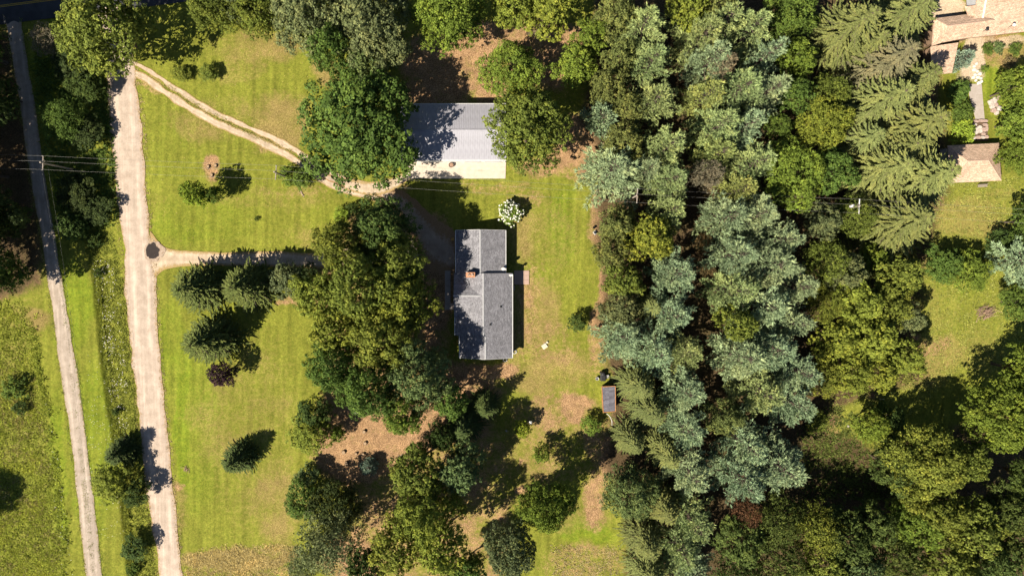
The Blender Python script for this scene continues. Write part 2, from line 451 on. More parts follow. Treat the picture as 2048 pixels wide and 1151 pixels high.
def strip_geo(Lp, Rp, z, nz=.0, seed=0, across=9, crown=0.0):
    """ribbon between two edge polylines (pixels); uneven edges"""
    Lw = resample([at(*p) for p in Lp], .5); Rw = resample([at(*p) for p in Rp], .5)
    n = max(len(Lw), len(Rw)); ti = np.linspace(0, 1, n)
    def rs(W):
        t = np.linspace(0, 1, len(W)); return np.stack([np.interp(ti, t, W[:, 0]), np.interp(ti, t, W[:, 1])], -1)
    Lw, Rw = rs(Lw), rs(Rw)
    s = np.arange(n) * .5
    jl = (fbm(s * .5, s * 0 + seed, 4) - .5) * nz + (fbm(s * .09, s * 0 + seed, 8) - .5) * nz * 1.5
    jr = (fbm(s * .5, s * 0 + seed + 9, 4) - .5) * nz + (fbm(s * .09, s * 0 + seed + 5, 8) - .5) * nz * 1.5
    dv = Rw - Lw; dl = np.linalg.norm(dv, axis=1, keepdims=True); dv = dv / dl
    Lw = Lw + dv * jl[:, None]; Rw = Rw + dv * jr[:, None]
    u = np.linspace(0, 1, across); e = np.abs(u * 2 - 1)
    P = Lw[:, None, :] * (1 - u)[None, :, None] + Rw[:, None, :] * u[None, :, None]
    Z = z + crown * (1 - e ** 2) * np.ones((n, 1))
    V = np.concatenate([P, Z[..., None]], -1).reshape(-1, 3)
    E = np.tile(e, (n, 1)).ravel()
    idx = np.arange(n * across).reshape(n, across)
    Fq = np.stack([idx[:-1, :-1], idx[1:, :-1], idx[1:, 1:], idx[:-1, 1:]], -1).reshape(-1, 4)
    return V, Fq, E

def upface(V, Fq):
    a, b, c = V[Fq[0, 0]], V[Fq[0, 1]], V[Fq[0, 2]]
    return Fq if np.cross(b - a, c - a)[2] > 0 else Fq[:, ::-1]

def strips(name, lst, mat, label):
    Vs, Fs, Es = [], [], []; k = 0
    for g in lst:
        V, Fq, E = g; Fq = upface(V, Fq); Vs.append(V); Fs.append(Fq + k); Es.append(E); k += len(V)
    o = link(name, mesh_np(name, np.concatenate(Vs), np.concatenate(Fs), mat, {"edge": np.concatenate(Es)}, True))
    return tag(o, label, kind="structure")

ROAD_L = [(150, -260), (178, -60), (200, 40), (213, 140), (221, 250), (232, 400), (246, 520), (262, 700), (278, 850), (296, 1000), (318, 1151), (336, 1260)]
ROAD_R = [(215, -260), (238, -60), (256, 40), (271, 140), (283, 250), (292, 400), (305, 520), (317, 700), (335, 880), (349, 1020), (364, 1151), (380, 1260)]
LANE_L = [(6, 20), (20, 100), (40, 210), (61, 350), (84, 490), (104, 620), (124, 760), (150, 950), (172, 1151), (184, 1260)]
LANE_R = [(42, 30), (50, 100), (70, 210), (91, 350), (112, 480), (131, 600), (152, 730), (175, 900), (205, 1151), (220, 1260)]
MAIN_T = [(-700, 60), (-300, 18), (0, -24), (200, -52), (420, -86), (900, -150), (1500, -230), (2300, -330)]
MAIN_B = [(-700, 142), (-300, 96), (0, 50), (200, 26), (420, -4), (900, -72), (1500, -150), (2300, -250)]
DRIVE_A = [(248, 128), (285, 143), (325, 168), (400, 217), (500, 268), (590, 310), (640, 346), (690, 368), (745, 383), (790, 402), (830, 440)]
FLATS = [ROAD_L + ROAD_R[::-1], LANE_L + LANE_R[::-1], [(0, -30), (420, -90), (420, 0), (0, 52)], [(248, 112), (400, 200), (590, 288), (690, 345), (800, 375), (905, 455), (905, 560), (860, 540), (640, 536), (310, 550), (300, 480), (640, 498), (800, 470), (690, 385), (590, 326), (400, 238), (248, 150)],
         [(800, 200), (1015, 200), (1015, 362), (800, 362)], [(885, 455), (1060, 455), (1060, 720), (885, 720)]]

def offset(P, d):
    P = resample(P, 12.0); t = np.gradient(P, axis=0); t /= np.linalg.norm(t, axis=1, keepdims=True)
    nrm = np.stack([-t[:, 1], t[:, 0]], -1); return [tuple(p) for p in P + nrm * d]

build_ground()
G1 = gravel_mat("pale_gravel", (0.42, 0.335, 0.265), (0.53, 0.43, 0.345), (0.26, 0.19, 0.09), 0.10, math.radians(5))
G2 = gravel_mat("grey_gravel", (0.36, 0.295, 0.235), (0.45, 0.375, 0.305), (0.20, 0.16, 0.07), 0.12, math.radians(7))
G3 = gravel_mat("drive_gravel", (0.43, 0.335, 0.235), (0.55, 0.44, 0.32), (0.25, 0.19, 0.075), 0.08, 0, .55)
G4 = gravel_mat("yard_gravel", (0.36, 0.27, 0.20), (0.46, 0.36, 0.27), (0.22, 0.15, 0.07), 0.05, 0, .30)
strips("gravel_road", [strip_geo(ROAD_L, ROAD_R, .010, .85, 3, 15, .05)], G1, "wide pale gravel road running down the left side")
strips("gravel_lane", [strip_geo(LANE_L, LANE_R, .010, .35, 11, 11, .03)], G2, "narrow grey gravel lane with weeds along its middle")
strips("field_track", [strip_geo(offset(DRIVE_A, -15), offset(DRIVE_A, -3.5), .014, .75, 5, 5), strip_geo(offset(DRIVE_A, 3.5), offset(DRIVE_A, 15.5), .014, .75, 6, 5)], G3,
       "two sandy wheel tracks curving from the road to the barn")
strips("gravel_driveway", [strip_geo([(300, 462), (322, 488), (350, 499), (430, 503), (560, 503), (650, 503), (760, 470), (830, 440)], [(306, 566), (316, 548), (345, 534), (430, 531), (560, 533), (650, 534), (770, 530), (860, 530)], .018, .3, 7, 9)], G3,
       "straight gravel driveway from the road to the oak grove")
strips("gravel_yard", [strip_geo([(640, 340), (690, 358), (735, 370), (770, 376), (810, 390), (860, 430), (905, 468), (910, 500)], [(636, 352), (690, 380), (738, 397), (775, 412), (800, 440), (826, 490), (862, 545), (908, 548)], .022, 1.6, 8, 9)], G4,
       "shaded gravel parking yard beside the house")

strips("apron_track", [strip_geo([(690, 357), (745, 366), (785, 358), (818, 342)], [(690, 379), (750, 392), (795, 376), (822, 357)], .027, .9, 13, 7)], G3, "pale gravel linking the wheel tracks to the barn's concrete apron")
def asphalt_mat():
    m = NT("asphalt", 0.85, 0.2); f = m.noise(6, 4, .7); g = m.noise(.5, 3)
    c = m.scale(m.mix(f, (0.040, 0.042, 0.048), (0.075, 0.076, 0.08)), m.ramp(g, .3, .7, .8, 1.2)); m.col(c); m.bump(f, .3, .02); return m.m
o = strips("paved_road", [strip_geo(MAIN_T, MAIN_B, .030, .12, 9, 5, .06)], asphalt_mat(), "dark asphalt road crossing the top left corner")
mid = [((a[0] + b[0]) / 2, (a[1] + b[1]) / 2) for a, b in zip(MAIN_T, MAIN_B)]
ylw = simple("yellow_paint", (0.55, 0.36, 0.05), .8, .35, 8)
for k in (-1.6, 1.2):
    V_, F_, E_ = strip_geo(offset(mid, k), offset(mid, k + 1.3), .100, .0, 0, 2)
    ln = link("centre_line", mesh_np("centre_line", V_, upface(V_, F_), ylw), o)

# puddle with its muddy rim where the drive meets the road
def blob_sheet(name, u, v, ru, rv, z, mat, label, seed, amp=.18, n=40, edge=False):
    x, y = at(u, v); r0, r1 = ru * SC, rv * SC
    P = []
    for k in range(n):
        a = 2 * math.pi * k / n
        q = 1 + amp * 2 * (float(fbm(np.array(math.cos(a) * 1.6 + 7), np.array(math.sin(a) * 1.6 + seed), seed)) - .5)
        P.append((math.cos(a) * r0 * q, math.sin(a) * r1 * q))
    V = []; Fq = []; E = []; rings = [1.0, .85, .65, .4]
    for q in rings:
        for p in P: V.append((p[0] * q, p[1] * q, 0)); E.append(q)
    for i in range(len(rings) - 1):
        for k in range(n): Fq.append((i * n + k, i * n + (k + 1) % n, (i + 1) * n + (k + 1) % n, (i + 1) * n + k))
    k0 = (len(rings) - 1) * n; V.append((0, 0, 0)); E.append(0)
    me = bpy.data.meshes.new(name); me.from_pydata(V, [], Fq + [(k0 + k, k0 + (k + 1) % n, len(V) - 1) for k in range(n)])
    me.attributes.new("edge", 'FLOAT', 'POINT').data.foreach_set("value", np.array(E, np.float32))
    me.materials.append(mat); o = link(name, me); o.location = (x, y, z)
    return tag(o, label, kind="structure")
def mud_mat():
    m = NT("mud", .9, .15); f = m.noise(2.2, 5, .7)
    m.col(m.mix(m.ramp(f, .3, .7), (0.26, 0.185, 0.125), (0.46, 0.365, 0.285))); m.bump(f, .4, .05); return m.m
blob_sheet("mud_rim", 309, 500, 20, 20, .085, mud_mat(), "damp brown mud around the puddle", 2, .5)
def water_mat():
    m = NT("puddle_water", .12, .5); f = m.noise(1.6, 4)
    m.col(m.mix(f, (0.030, 0.024, 0.020), (0.06, 0.048, 0.04))); return m.m
blob_sheet("puddle", 306, 499, 13, 15, .092, water_mat(), "dark puddle where the driveway meets the gravel road", 5, .55)
# ------------------------------------------------------------------ building materials
def shingle_mat(name, c0, c1, row=0.16):
    m = NT(name, .92, .15)
    br = m.n("TexBrick"); br.offset = .5; br.inputs["Scale"].default_value = 1.0
    br.inputs["Brick Width"].default_value = .32; br.inputs["Row Height"].default_value = row; br.inputs["Mortar Size"].default_value = .012
    br.inputs["Color1"].default_value = (.75, .75, .75, 1); br.inputs["Color2"].default_value = (1.22, 1.22, 1.22, 1); br.inputs["Mortar"].default_value = (.45, .45, .45, 1)
    m.l(m.coord("UV"), br.inputs["Vector"])
    n = m.noise(.9, 5, .7); f = m.noise(9, 3, .7)
    st = m.noise(1, 4, .6, m.mapping((.5, 3.0, 1), kind="UV"))
    c = m.mix(m.ramp(n, .3, .7), c0, c1)
    c = m.mix(1.0, c, br.outputs["Color"], 'MULTIPLY')
    c = m.scale(c, m.ramp(f, .25, .75, .78, 1.22)); c = m.scale(c, m.ramp(st, .3, .7, .9, 1.1))
    m.col(c); m.bump(m.math('ADD', br.outputs["Fac"], f), .35, .02)
    return m.m
SHG = shingle_mat("grey_shingle", (0.195, 0.192, 0.207), (0.270, 0.265, 0.285))
SHT = shingle_mat("tan_shingle", (0.52, 0.36, 0.255), (0.63, 0.45, 0.325))
CAPG = simple("pale_grey_cap", (0.36, 0.36, 0.37), .85, .2, 6)
CAPT = simple("tan_cap", (0.50, 0.34, 0.25), .85, .2, 6)
WHT = simple("white_trim", (0.72, 0.71, 0.68), .6, .08, 2)
SIDING = simple("cream_siding", (0.55, 0.52, 0.45), .7, .1, 2)
BROWNW = simple("brown_wall", (0.26, 0.17, 0.11), .8, .15, 3)
GLASS = simple("window_glass", (0.02, 0.025, 0.03), .08, .2, 1, .6)
BRICK = None
def brick_mat():
    m = NT("chimney_brick", .9, .15)
    b = m.n("TexBrick"); b.inputs["Scale"].default_value = 1; b.inputs["Brick Width"].default_value = .22; b.inputs["Row Height"].default_value = .075; b.inputs["Mortar Size"].default_value = .008
    b.inputs["Color1"].default_value = (.36, .13, .06, 1); b.inputs["Color2"].default_value = (.47, .19, .09, 1); b.inputs["Mortar"].default_value = (.45, .4, .35, 1)
    m.l(m.mapping((1, 1, 1), (math.radians(90), 0, 0)), b.inputs["Vector"]); m.col(b.outputs[0]); return m.m
BRICK = brick_mat()
def concrete_mat(name, c):
    m = NT(name, .9, .15); f = m.noise(1.2, 5, .65); g = m.noise(12, 3, .7)
    cc = m.mix(m.ramp(f, .3, .75), (c[0] * .86, c[1] * .84, c[2] * .80), c); cc = m.scale(cc, m.ramp(g, .2, .8, .93, 1.07))
    st = m.ramp(m.noise(.8, 3, .6, m.mapping((.5, 2.2, 1))), .58, .72, 0, .35)
    m.col(m.mix(st, cc, (c[0] * .62, c[1] * .55, c[2] * .45))); m.bump(g, .2, .01); return m.m
CONC = concrete_mat("pale_concrete", (0.60, 0.52, 0.43))
CONC2 = concrete_mat("grey_concrete", (0.42, 0.37, 0.33))
PINK = concrete_mat("pink_paver", (0.46, 0.33, 0.27))
METAL_N = simple("roof_sheet", (0.335, 0.33, 0.365), .45, .10, .7, .4)
DARK = simple("dark_metal", (0.02, 0.02, 0.022), .5, .2, 4, .4)
WOOD = simple("orange_wood", (0.42, 0.20, 0.08), .8, .25, 5)
GREYWOOD = simple("grey_wood", (0.30, 0.25, 0.20), .9, .25, 5)
POLEW = simple("pole_wood", (0.34, 0.29, 0.24), .9, .25, 5)

def uvq(me, frames):
    """planar UV in metres per face: u along the eave, v down the slope"""
    uv = me.uv_layers.new(name="UVMap")
    for p in me.polygons:
        n = p.normal; t = Vector((0, 0, 1)).cross(n)
        if t.length < 1e-3: t = Vector((1, 0, 0))
        t.normalize(); b = n.cross(t)
        for li in p.loop_indices:
            co = me.vertices[me.loops[li].vertex_index].co
            uv.data[li].uv = (co.dot(t), co.dot(b))

def roof_part(name, quads, mat, parent, th=.16):
    mb = MB()
    for q in quads: mb.slab(q, th)
    me = mb.mesh(name, mat); uvq(me, None); return link(name, me, parent)

def ridge_part(a, b, mat, parent, w=.32, dz=.05):
    a, b = Vector(a), Vector(b); t = (b - a).normalized(); s = t.cross(Vector((0, 0, 1))).normalized()
    mb = MB(); v = []
    n = max(2, int((b - a).length / .3))
    for i in range(n + 1):
        p = a + (b - a) * i / n
        v += [p - s * w * .5 + Vector((0, 0, dz - .09)), p + Vector((0, 0, dz + (.012 if i % 2 else 0))), p + s * w * .5 + Vector((0, 0, dz - .09))]
    f = []
    for i in range(n):
        f += [(3 * i, 3 * i + 1, 3 * i + 4, 3 * i + 3), (3 * i + 1, 3 * i + 2, 3 * i + 5, 3 * i + 4)]
    mb.raw(v, f); return mb.build("ridge_cap", mat, parent)

def bar(name, a, b, w, h, mat, parent):
    a, b = Vector(a), Vector(b); dlt = b - a; L = dlt.length
    mb = MB(); mb.box(0, 0, 0, L, w, h); o = mb.build(name, mat, parent)
    o.location = (a + b) / 2; o.rotation_euler = dlt.to_track_quat('X', 'Z').to_euler(); return o

def window(parent, x, y, z, w, h, ax):
    """ax: outward axis '+x','-x','+y','-y'"""
    rz = {'+y': 0, '-x': math.pi / 2, '-y': math.pi, '+x': -math.pi / 2}[ax]
    mb = MB(); t = .08
    mb.box(0, 0, h / 2 + t / 2, w + 2 * t, .07, t); mb.box(0, 0, -h / 2 - t / 2, w + 2 * t, .09, t)
    mb.box(-w / 2 - t / 2, 0, 0, t, .07, h); mb.box(w / 2 + t / 2, 0, 0, t, .07, h); mb.box(0, 0, 0, w, .05, .04)
    fr = mb.build("window", WHT, parent); fr.location = (x, y, z); fr.rotation_euler = (0, 0, rz)
    g = MB().box(0, -.01, h / 4 + .005, w, .02, h / 2 - .03).build("pane", GLASS, fr)
    g = MB().box(0, -.01, -h / 4 - .005, w, .02, h / 2 - .03).build("pane", GLASS, fr)

def gable_ns(parent, xw, xe, xr, yn, ys, zew, zee, zr, mat, wall, inset=.42, gut=True, wall_y=None):
    """gable roof with its ridge north-south; world coordinates of eaves and ridge"""
    ov = .0
    W = [Vector((xw, ys, zew)), Vector((xr, ys, zr)), Vector((xr, yn, zr)), Vector((xw, yn, zew))]
    E = [Vector((xr, ys, zr)), Vector((xe, ys, zee)), Vector((xe, yn, zee)), Vector((xr, yn, zr))]
    roof_part("roof_slope", [W], mat, parent); roof_part("roof_slope", [E], mat, parent)
    # wall with gable ends
    a, b = xw + inset, xe - inset; y0, y1 = ys + inset * .7, yn - inset * .7
    sw = (zr - zew) / (xr - xw); se = (zr - zee) / (xe - xr); k = .2
    prof = [(a, 0), (b, 0), (b, zee + se * inset - k), (xr, zr - k), (a, zew + sw * inset - k)]
    mb = MB(); n = len(prof)
    mb.raw([(p[0], y0, p[1] - (.3 if p[1] == 0 else 0)) for p in prof] + [(p[0], y1, p[1] - (.3 if p[1] == 0 else 0)) for p in prof],
           [tuple(range(n)), tuple(range(2 * n - 1, n - 1, -1))] + [(i, n + i, n + (i + 1) % n, (i + 1) % n) for i in range(n)])
    mb.build("wall", wall, parent)

# ------------------------------------------------------------------ the house
def house():
    hx, hy = at(967, 587)
    root = empty("house", (0, 0, 0), "long single-storey house with grey shingle roof and brick chimney beside the grove", "house")
    ez, ez2 = 2.60, 2.72
    def X(u, z): return at(u, 587, z)[0]
    def Y(v, z): return at(967, v, z)[1]
    xeN = X(1011, ez); xwN = X(912, ez); xrN = X(961, 4.25)
    yN = Y(460, 3.2); yJ = Y(546, 3.2); yK = Y(671, 3.2); yS = Y(716, 3.2); yM = Y(634, 3.0)
    xeS = X(1024.5, ez2); xwS = X(910, ez2); xrS = X(967, 4.65); zrS = 4.65
    gable_ns(root, xwN, xeN, xrN, yN, yJ - .35, ez, ez, 4.25, SHG, SIDING)
    gable_ns(root, xwS, xeS, xrS, yJ, yK, ez2, ez2, zrS, SHG, SIDING)
    slope = (zrS - ez2) / (xeS - xrS); xr2 = X(971, 4.5); zr2 = ez2 + slope * (xeS - xr2) - .01; xw2 = X(919, ez2)
    gable_ns(root, xw2, xeS - .004, xr2, yK - .003, yS, ez2 - .008, ez2 - .008, zr2, SHG, SIDING)
    # cross gable over the front door
    yg = Y(591, 4.3); yg0 = Y(634, ez2); yg1 = yg + (yg - yg0); xg = X(907.5, 3.6); zg = 4.42
    Nq = [Vector((xg, yg, zg)), Vector((xrS + .1, yg, zg)), Vector((xrS + .1, yg1, ez2)), Vector((xg, yg1, ez2))]
    Sq = [Vector((xg, yg0, ez2)), Vector((xrS + .1, yg0, ez2)), Vector((xrS + .1, yg, zg)), Vector((xg, yg, zg))]
    # trimmed where they run into the main roof: triangles ending in the valley
    sm = (zrS - ez2) / (xrS - xwS)
    xv = xwS + (zg - ez2) / sm          # main slope reaches the gable ridge height here
    Nq = [Vector((xg, yg, zg)), Vector((xv, yg, zg)), Vector((xwS, yg1, ez2)), Vector((xg, yg1, ez2))]
    Sq = [Vector((xg, yg0, ez2)), Vector((xwS, yg0, ez2)), Vector((xv, yg, zg)), Vector((xg, yg, zg))]
    for q in (Nq, Sq): roof_part("roof_slope", [[p + Vector((0, 0, .012)) for p in q]], SHG, root, .15)
    mb = MB(); xf = xg + .35
    mb.raw([(xf, yg0 + .3, -.3), (xf, yg1 - .3, -.3), (xf, yg1 - .3, ez2 - .05), (xf, yg, zg - .22), (xf, yg0 + .3, ez2 - .05),
            (xwS + .7, yg0 + .3, -.3), (xwS + .7, yg1 - .3, -.3), (xwS + .7, yg1 - .3, ez2 - .05), (xwS + .7, yg, zg - .22), (xwS + .7, yg0 + .3, ez2 - .05)],
           [(0, 1, 2, 3, 4), (9, 8, 7, 6, 5), (0, 5, 6, 1), (1, 6, 7, 2), (2, 7, 8, 3), (3, 8, 9, 4), (4, 9, 5, 0)])
    mb.build("wall", SIDING, root)
    # ridge caps
    ridge_part((xrN, yJ - .3, 4.25), (xrN, yN + .02, 4.25), CAPG, root)
    ridge_part((xrS, yK, zrS), (xrS, yJ, zrS), CAPG, root)
    ridge_part((xr2, yS - .01, zr2), (xr2, yK, zr2), CAPG, root)
    ridge_part((xg, yg, zg + .02), (xv, yg, zg + .02), CAPG, root)
    for (x0, y0, x1, y1, z) in ((xeN, yJ - .05, xeN, yN, ez), (xeS, yS, xeS, yJ, ez2), (xwN, yJ, xwN, yN, ez), (xwS, yK, xwS, yg0, ez2), (xw2, yS, xw2, yK, ez2)):
        sgn = 1 if x0 > xrN else -1
        bar("gutter", (x0 + sgn * .06, y0, z - .08), (x1 + sgn * .06, y1, z - .08), .12, .11, WHT, root)
    for (a, b, c, zr, ze, y) in ((xw2, xr2, xeS, zr2, ez2, yS - .03), (xwN, xrN, xeN, 4.25, ez, yN + .03)):
        bar("fascia_board", (a, y, ze - .09), (b, y, zr - .09), .05, .17, WHT, root); bar("fascia_board", (b, y, zr - .09), (c, y, ze - .09), .05, .17, WHT, root)
    # chimney
    cx, cy = at(941, 549.5, 5.2)
    ch = MB().box(cx, cy, 4.15, 1.45, .78, 2.2).build("chimney", BRICK, root)
    MB().box(cx, cy, 5.285, 1.6, .92, .07).build("chimney_crown", simple("chimney_crown", (0.45, 0.22, 0.12), .9, .2, 3), ch)
    for dx in (-.33, .30):
        MB().lathe((cx + dx, cy, 5.32), [(.2, 0), (.2, .22), (.13, .22), (.13, .05)], 12).build("flue", simple("flue_clay", (0.55, 0.42, 0.33), .9, .2, 4), ch)
    MB().box(cx, cy + .47, 4.05, 1.7, .15, .5).build("flashing", simple("flashing", (0.30, 0.31, 0.33), .5, .1, 4), ch)
    # vent pipes and dish
    for (u, v) in ((1001, 613), (980, 648)):
        x, y = at(u, v, 3.7); zz = ez2 + slope * (xeS - x)
        MB().tube([(x, y, zz - .15), (x, y, zz + .45)], .06, 8).build("vent_pipe", DARK, root)
        MB().box(x, y, zz + .02, .42, .42, .03).build("vent_flashing", DARK, root)
    def dish(x, y, z, label, r=.42):
        e = empty("satellite_dish", (x, y, z), label, "satellite dish")
        MB().tube([(0, 0, -.1), (0, 0, .55)], .03, 6).build("mast", CAPG, e)
        v = []; f = []; n = 16; R = Matrix.Rotation(math.radians(50), 4, 'X')
        for i in range(5):
            for k in range(n):
                a = 2 * math.pi * k / n; q = r * i / 4; v.append(R @ Vector((math.cos(a) * q, math.sin(a) * q * .9, .22 * (i / 4) ** 2)) + Vector((0, -.05, .6)))
        for i in range(4):
            for k in range(n): f.append((i * n + k, i * n + (k + 1) % n, (i + 1) * n + (k + 1) % n, (i + 1) * n + k))
        d = MB().raw(v, f).build("reflector", WHT, e)
        s = d.modifiers.new("solid", 'SOLIDIFY'); s.thickness = .02
        MB().tube([(0, -.05, .6), (0, -.42, .72)], .02, 6).build("feed_arm", CAPG, e)
        MB().box(0, -.44, .73, .09, .09, .09).build("feed_horn", WHT, e)
    x, y = at(1006, 535, 3.3); dish(x, y, ez + (4.25 - ez) / (xeN - xrN) * (xeN - x) + .02, "white satellite dish near the lower corner of the upper grey roof")
    x, y = at(1021, 548, 3.3); dish(x, y, ez2 + slope * (xeS - x) + .02, "white satellite dish on the roof corner beside the paver patio", .34)
    # openings
    xwall = xeS - .42; xwallN = xeN - .42
    for v in (598, 634, 668, 700): window(root, xwall + .03, Y(v, 1.5), 1.5, 1.3, 1.2, '+x')
    for v in (478, 505): window(root, xwallN + .03, Y(v, 1.5), 1.5, 1.4, 1.2, '+x')
    for u in (940, 985): window(root, X(u, 1.5), yS + .27, 1.5, 1.4, 1.2, '-y')
    MB().box(xwall + .02, Y(555, 1), 1.05, .06, 1.0, 2.1).build("door", WHT, root)
    MB().box(xwN + .40, Y(495, 1), 1.15, .06, 4.6, 2.25).build("garage_door", WHT, root)
    dd = MB().box(xf - .02, Y(596, 1), 1.05, .06, 1.0, 2.1).build("door", BROWNW, root)
    for v in (652, 695): window(root, xwS + (.40 if v < 671 else 1.05), Y(v, 1.5), 1.5, 1.3, 1.2, '-x')
    return root
house()

# slabs round the house
def slab_px(name, pts, z0, z1, mat, label, kind="structure"):
    o = MB().poly([at(*p) for p in pts], z0, z1).build(name, mat, None, .015); return tag(o, label, kind=kind)
slab_px("front_walkway", [(890, 541), (901, 541), (901, 606), (910, 606), (910, 619), (890, 619)], -.1, .12, CONC2, "L-shaped concrete walkway in front of the house")
slab_px("back_step", [(1023, 571), (1029.5, 571), (1029.5, 581), (1023, 581)], -.1, .16, CONC2, "small concrete step behind the house")
pat = tag(MB().poly([at(1028, 540.5), at(1058.5, 540.5), at(1058.5, 568.5), at(1028, 568.5)], -.1, .03).build("patio", simple("sand_bed", (0.34, 0.25, 0.17), .95, .3, 8)), "square paved patio of pinkish slabs behind the house", kind="structure")
me = None
for i in range(3):
    for j in range(3):
        x, y = at(1033.2 + 10.05 * i, 545.4 + 9.25 * j)
        o = MB().box(0, 0, .055, .86, .80, .07).build("paver", PINK, pat, .012) if me is None else link("paver", me, pat)
        if me is None: me = o.data
        else:
            b = o.modifiers.new("bevel", 'BEVEL'); b.width = .012; b.segments = 2
        o.location = (x, y, rng.uniform(-.006, .006)); o.rotation_euler = (0, 0, rng.uniform(-.02, .02))

# ------------------------------------------------------------------ the barn
def barn():
    ez = 3.4; zr = 5.15
    x0, y0 = at(803, 320, ez); x1, _ = at(1013, 320, ez); _, y1 = at(900, 208, ez); yr = (y0 + y1) / 2
    root = empty("barn", (0, 0, 0), "long metal-roofed pole barn with white walls beneath the oaks", "barn")
    n = 20; w = (x1 - x0) / n
    sl = math.hypot(yr - y0, zr - ez); ang = math.atan2(zr - ez, yr - y0)
    # one ribbed sheet: runs from the ridge (0) down the slope
    prof = [(0, .0)]
    for k in range(3):
        c = w * (k + .5) / 3; prof += [(c - .045, 0), (c - .02, .024), (c + .02, .024), (c + .045, 0)]
    prof += [(w, 0)]
    v = [(p[0], 0, p[1]) for p in prof] + [(p[0], -sl, p[1]) for p in prof] + [(p[0], 0, p[1] - .02) for p in prof] + [(p[0], -sl, p[1] - .02) for p in prof]
    m = len(prof); f = []
    for i in range(m - 1):
        f += [(i, m + i, m + i + 1, i + 1), (2 * m + i, 2 * m + i + 1, 3 * m + i + 1, 3 * m + i), (m + i, 3 * m + i, 3 * m + i + 1, m + i + 1)]
    me = MB().raw(v, f).mesh("roof_panel", METAL_N)
    for side in (0, 1):
        for i in range(n):
            o = link("roof_panel", me, root)
            lift = .004 if i % 2 else 0
            if side == 0: o.location = (x0 + i * w, yr, zr + lift); o.rotation_euler = (ang, 0, 0)
            else: o.location = (x0 + (i + 1) * w, yr, zr + lift); o.rotation_euler = (ang, 0, math.pi)
    ridge_part((x0 - .05, yr, zr), (x1 + .05, yr, zr), METAL_N, root, .5, .07)
    for y in (y0, y1): bar("gutter", (x0, y + (-.05 if y == y0 else .05), ez - .1), (x1, y + (-.05 if y == y0 else .05), ez - .1), .13, .12, WHT, root)
    a, b, c, e = x0 + .25, x1 - .25, y0 + .12, y1 - .12
    prof = [(c, -.3), (e, -.3), (e, ez - .06), (yr, zr - .12), (c, ez - .06)]
    v = [(a, p[0], p[1]) for p in prof] + [(b, p[0], p[1]) for p in prof]; k = 5
    MB().raw(v, [tuple(range(k)), tuple(range(2 * k - 1, k - 1, -1))] + [(i, k + i, k + (i + 1) % k, (i + 1) % k) for i in range(k)]).build("wall", WHT, root)
    for u in (860, 945, 985):
        x, _ = at(u, 325, 1.5); dr = MB().box(x, c - .03, 1.4, 2.9, .06, 2.8).build("overhead_door", simple("door_white", (0.62, 0.62, 0.6), .6, .05), root)
        for q in range(3): MB().box(x, c - .065, .7 + q * .7, 2.85, .02, .03).build("door_seam", CAPG, dr)
    return c
byc = barn()
ap = slab_px("concrete_apron", [(816, 324), (1012, 324), (1011, 357), (812, 357)], -.1, .06, CONC, "pale concrete apron along the front of the barn")
x, y = at(902.5, 327.5, .5); tb = empty("planter_tub", (x, byc - .55, .06), "dark round tub standing against the barn front", "tub")
MB().lathe((0, 0, 0), [(.36, 0), (.42, .2), (.46, .5), (.48, .52), (.42, .52), (.40, .40), (.02, .38)], 20).build("rim_and_side", simple("black_plastic", (0.03, 0.03, 0.032), .6), tb)
MB().lathe((0, 0, .37), [(.40, 0), (.40, .05), (.01, .09)], 14).build("soil", simple("potting_soil", (0.30, 0.19, 0.13), .95, .4, 8), tb)

# ------------------------------------------------------------------ small shed and what stands by it
def shed():
    z = 2.5
    c = [at(1203.5, 773, z), at(1230.5, 771.5, z - .35), at(1231, 822, z - .35), at(1206.5, 824, z)]
    q = [Vector((c[3][0], c[3][1], z)), Vector((c[2][0], c[2][1], z - .35)), Vector((c[1][0], c[1][1], z - .35)), Vector((c[0][0], c[0][1], z))]
    root = empty("garden_shed", (0, 0, 0), "small shed with dark lean-to roof and orange wood trim", "shed")
    ROOFING = shingle_mat("rolled_roofing", (0.13, 0.125, 0.15), (0.17, 0.165, 0.19), .9)
    roof_part("roof", [q], ROOFING, root, .08)
    for i in range(4): 
        a, b = q[i], q[(i + 1) % 4]
        bar("trim_board", a + Vector((0, 0, -.02)), b + Vector((0, 0, -.02)), .12, .15, WOOD, root)
    cx = sum(p.x for p in q) / 4; cy = sum(p.y for p in q) / 4
    MB().box(cx + .05, cy, .98, 2.05, 4.2, 2.3).build("wall", BROWNW, root)
    MB().box(cx - 1.0, cy - .4, .95, .05, 1.0, 1.9).build("door", WOOD, root)
shed()
x, y = at(1206, 752, .6)
e = empty("storage_cart", (x, y, 0), "black covered cart standing just above the small shed", "cart", rz=.05)
MB().box(0, 0, .62, .95, 1.7, .55).build("body", DARK, e, .08); MB().lathe((0, .45, .9), [(.42, 0), (.40, .12), (.28, .24), (.05, .29)], 14).build("lid", DARK, e)
for sx in (-1, 1):
    for sy in (-.6, .6): MB().tube([(sx * .46, sy, .18), (sx * .54, sy, .18)], .18, 12).build("wheel", DARK, e)
MB().box(.85, -.1, .5, .5, .55, .06).build("side_shelf", simple("shelf_grey", (0.35, 0.34, 0.34), .5), e)
MB().tube([(.6, -.1, 0), (.6, -.1, .5)], .03).build("shelf_leg", DARK, e)
x, y = at(1194, 756.5, .3); e = empty("white_bucket", (x, y, 0), "white plastic bucket left of the black cart", "bucket")
MB().lathe((0, 0, 0), [(.24, 0), (.30, .55), (.31, .58), (.28, .58), (.24, .06), (.01, .05)], 16).build("pail", WHT, e)
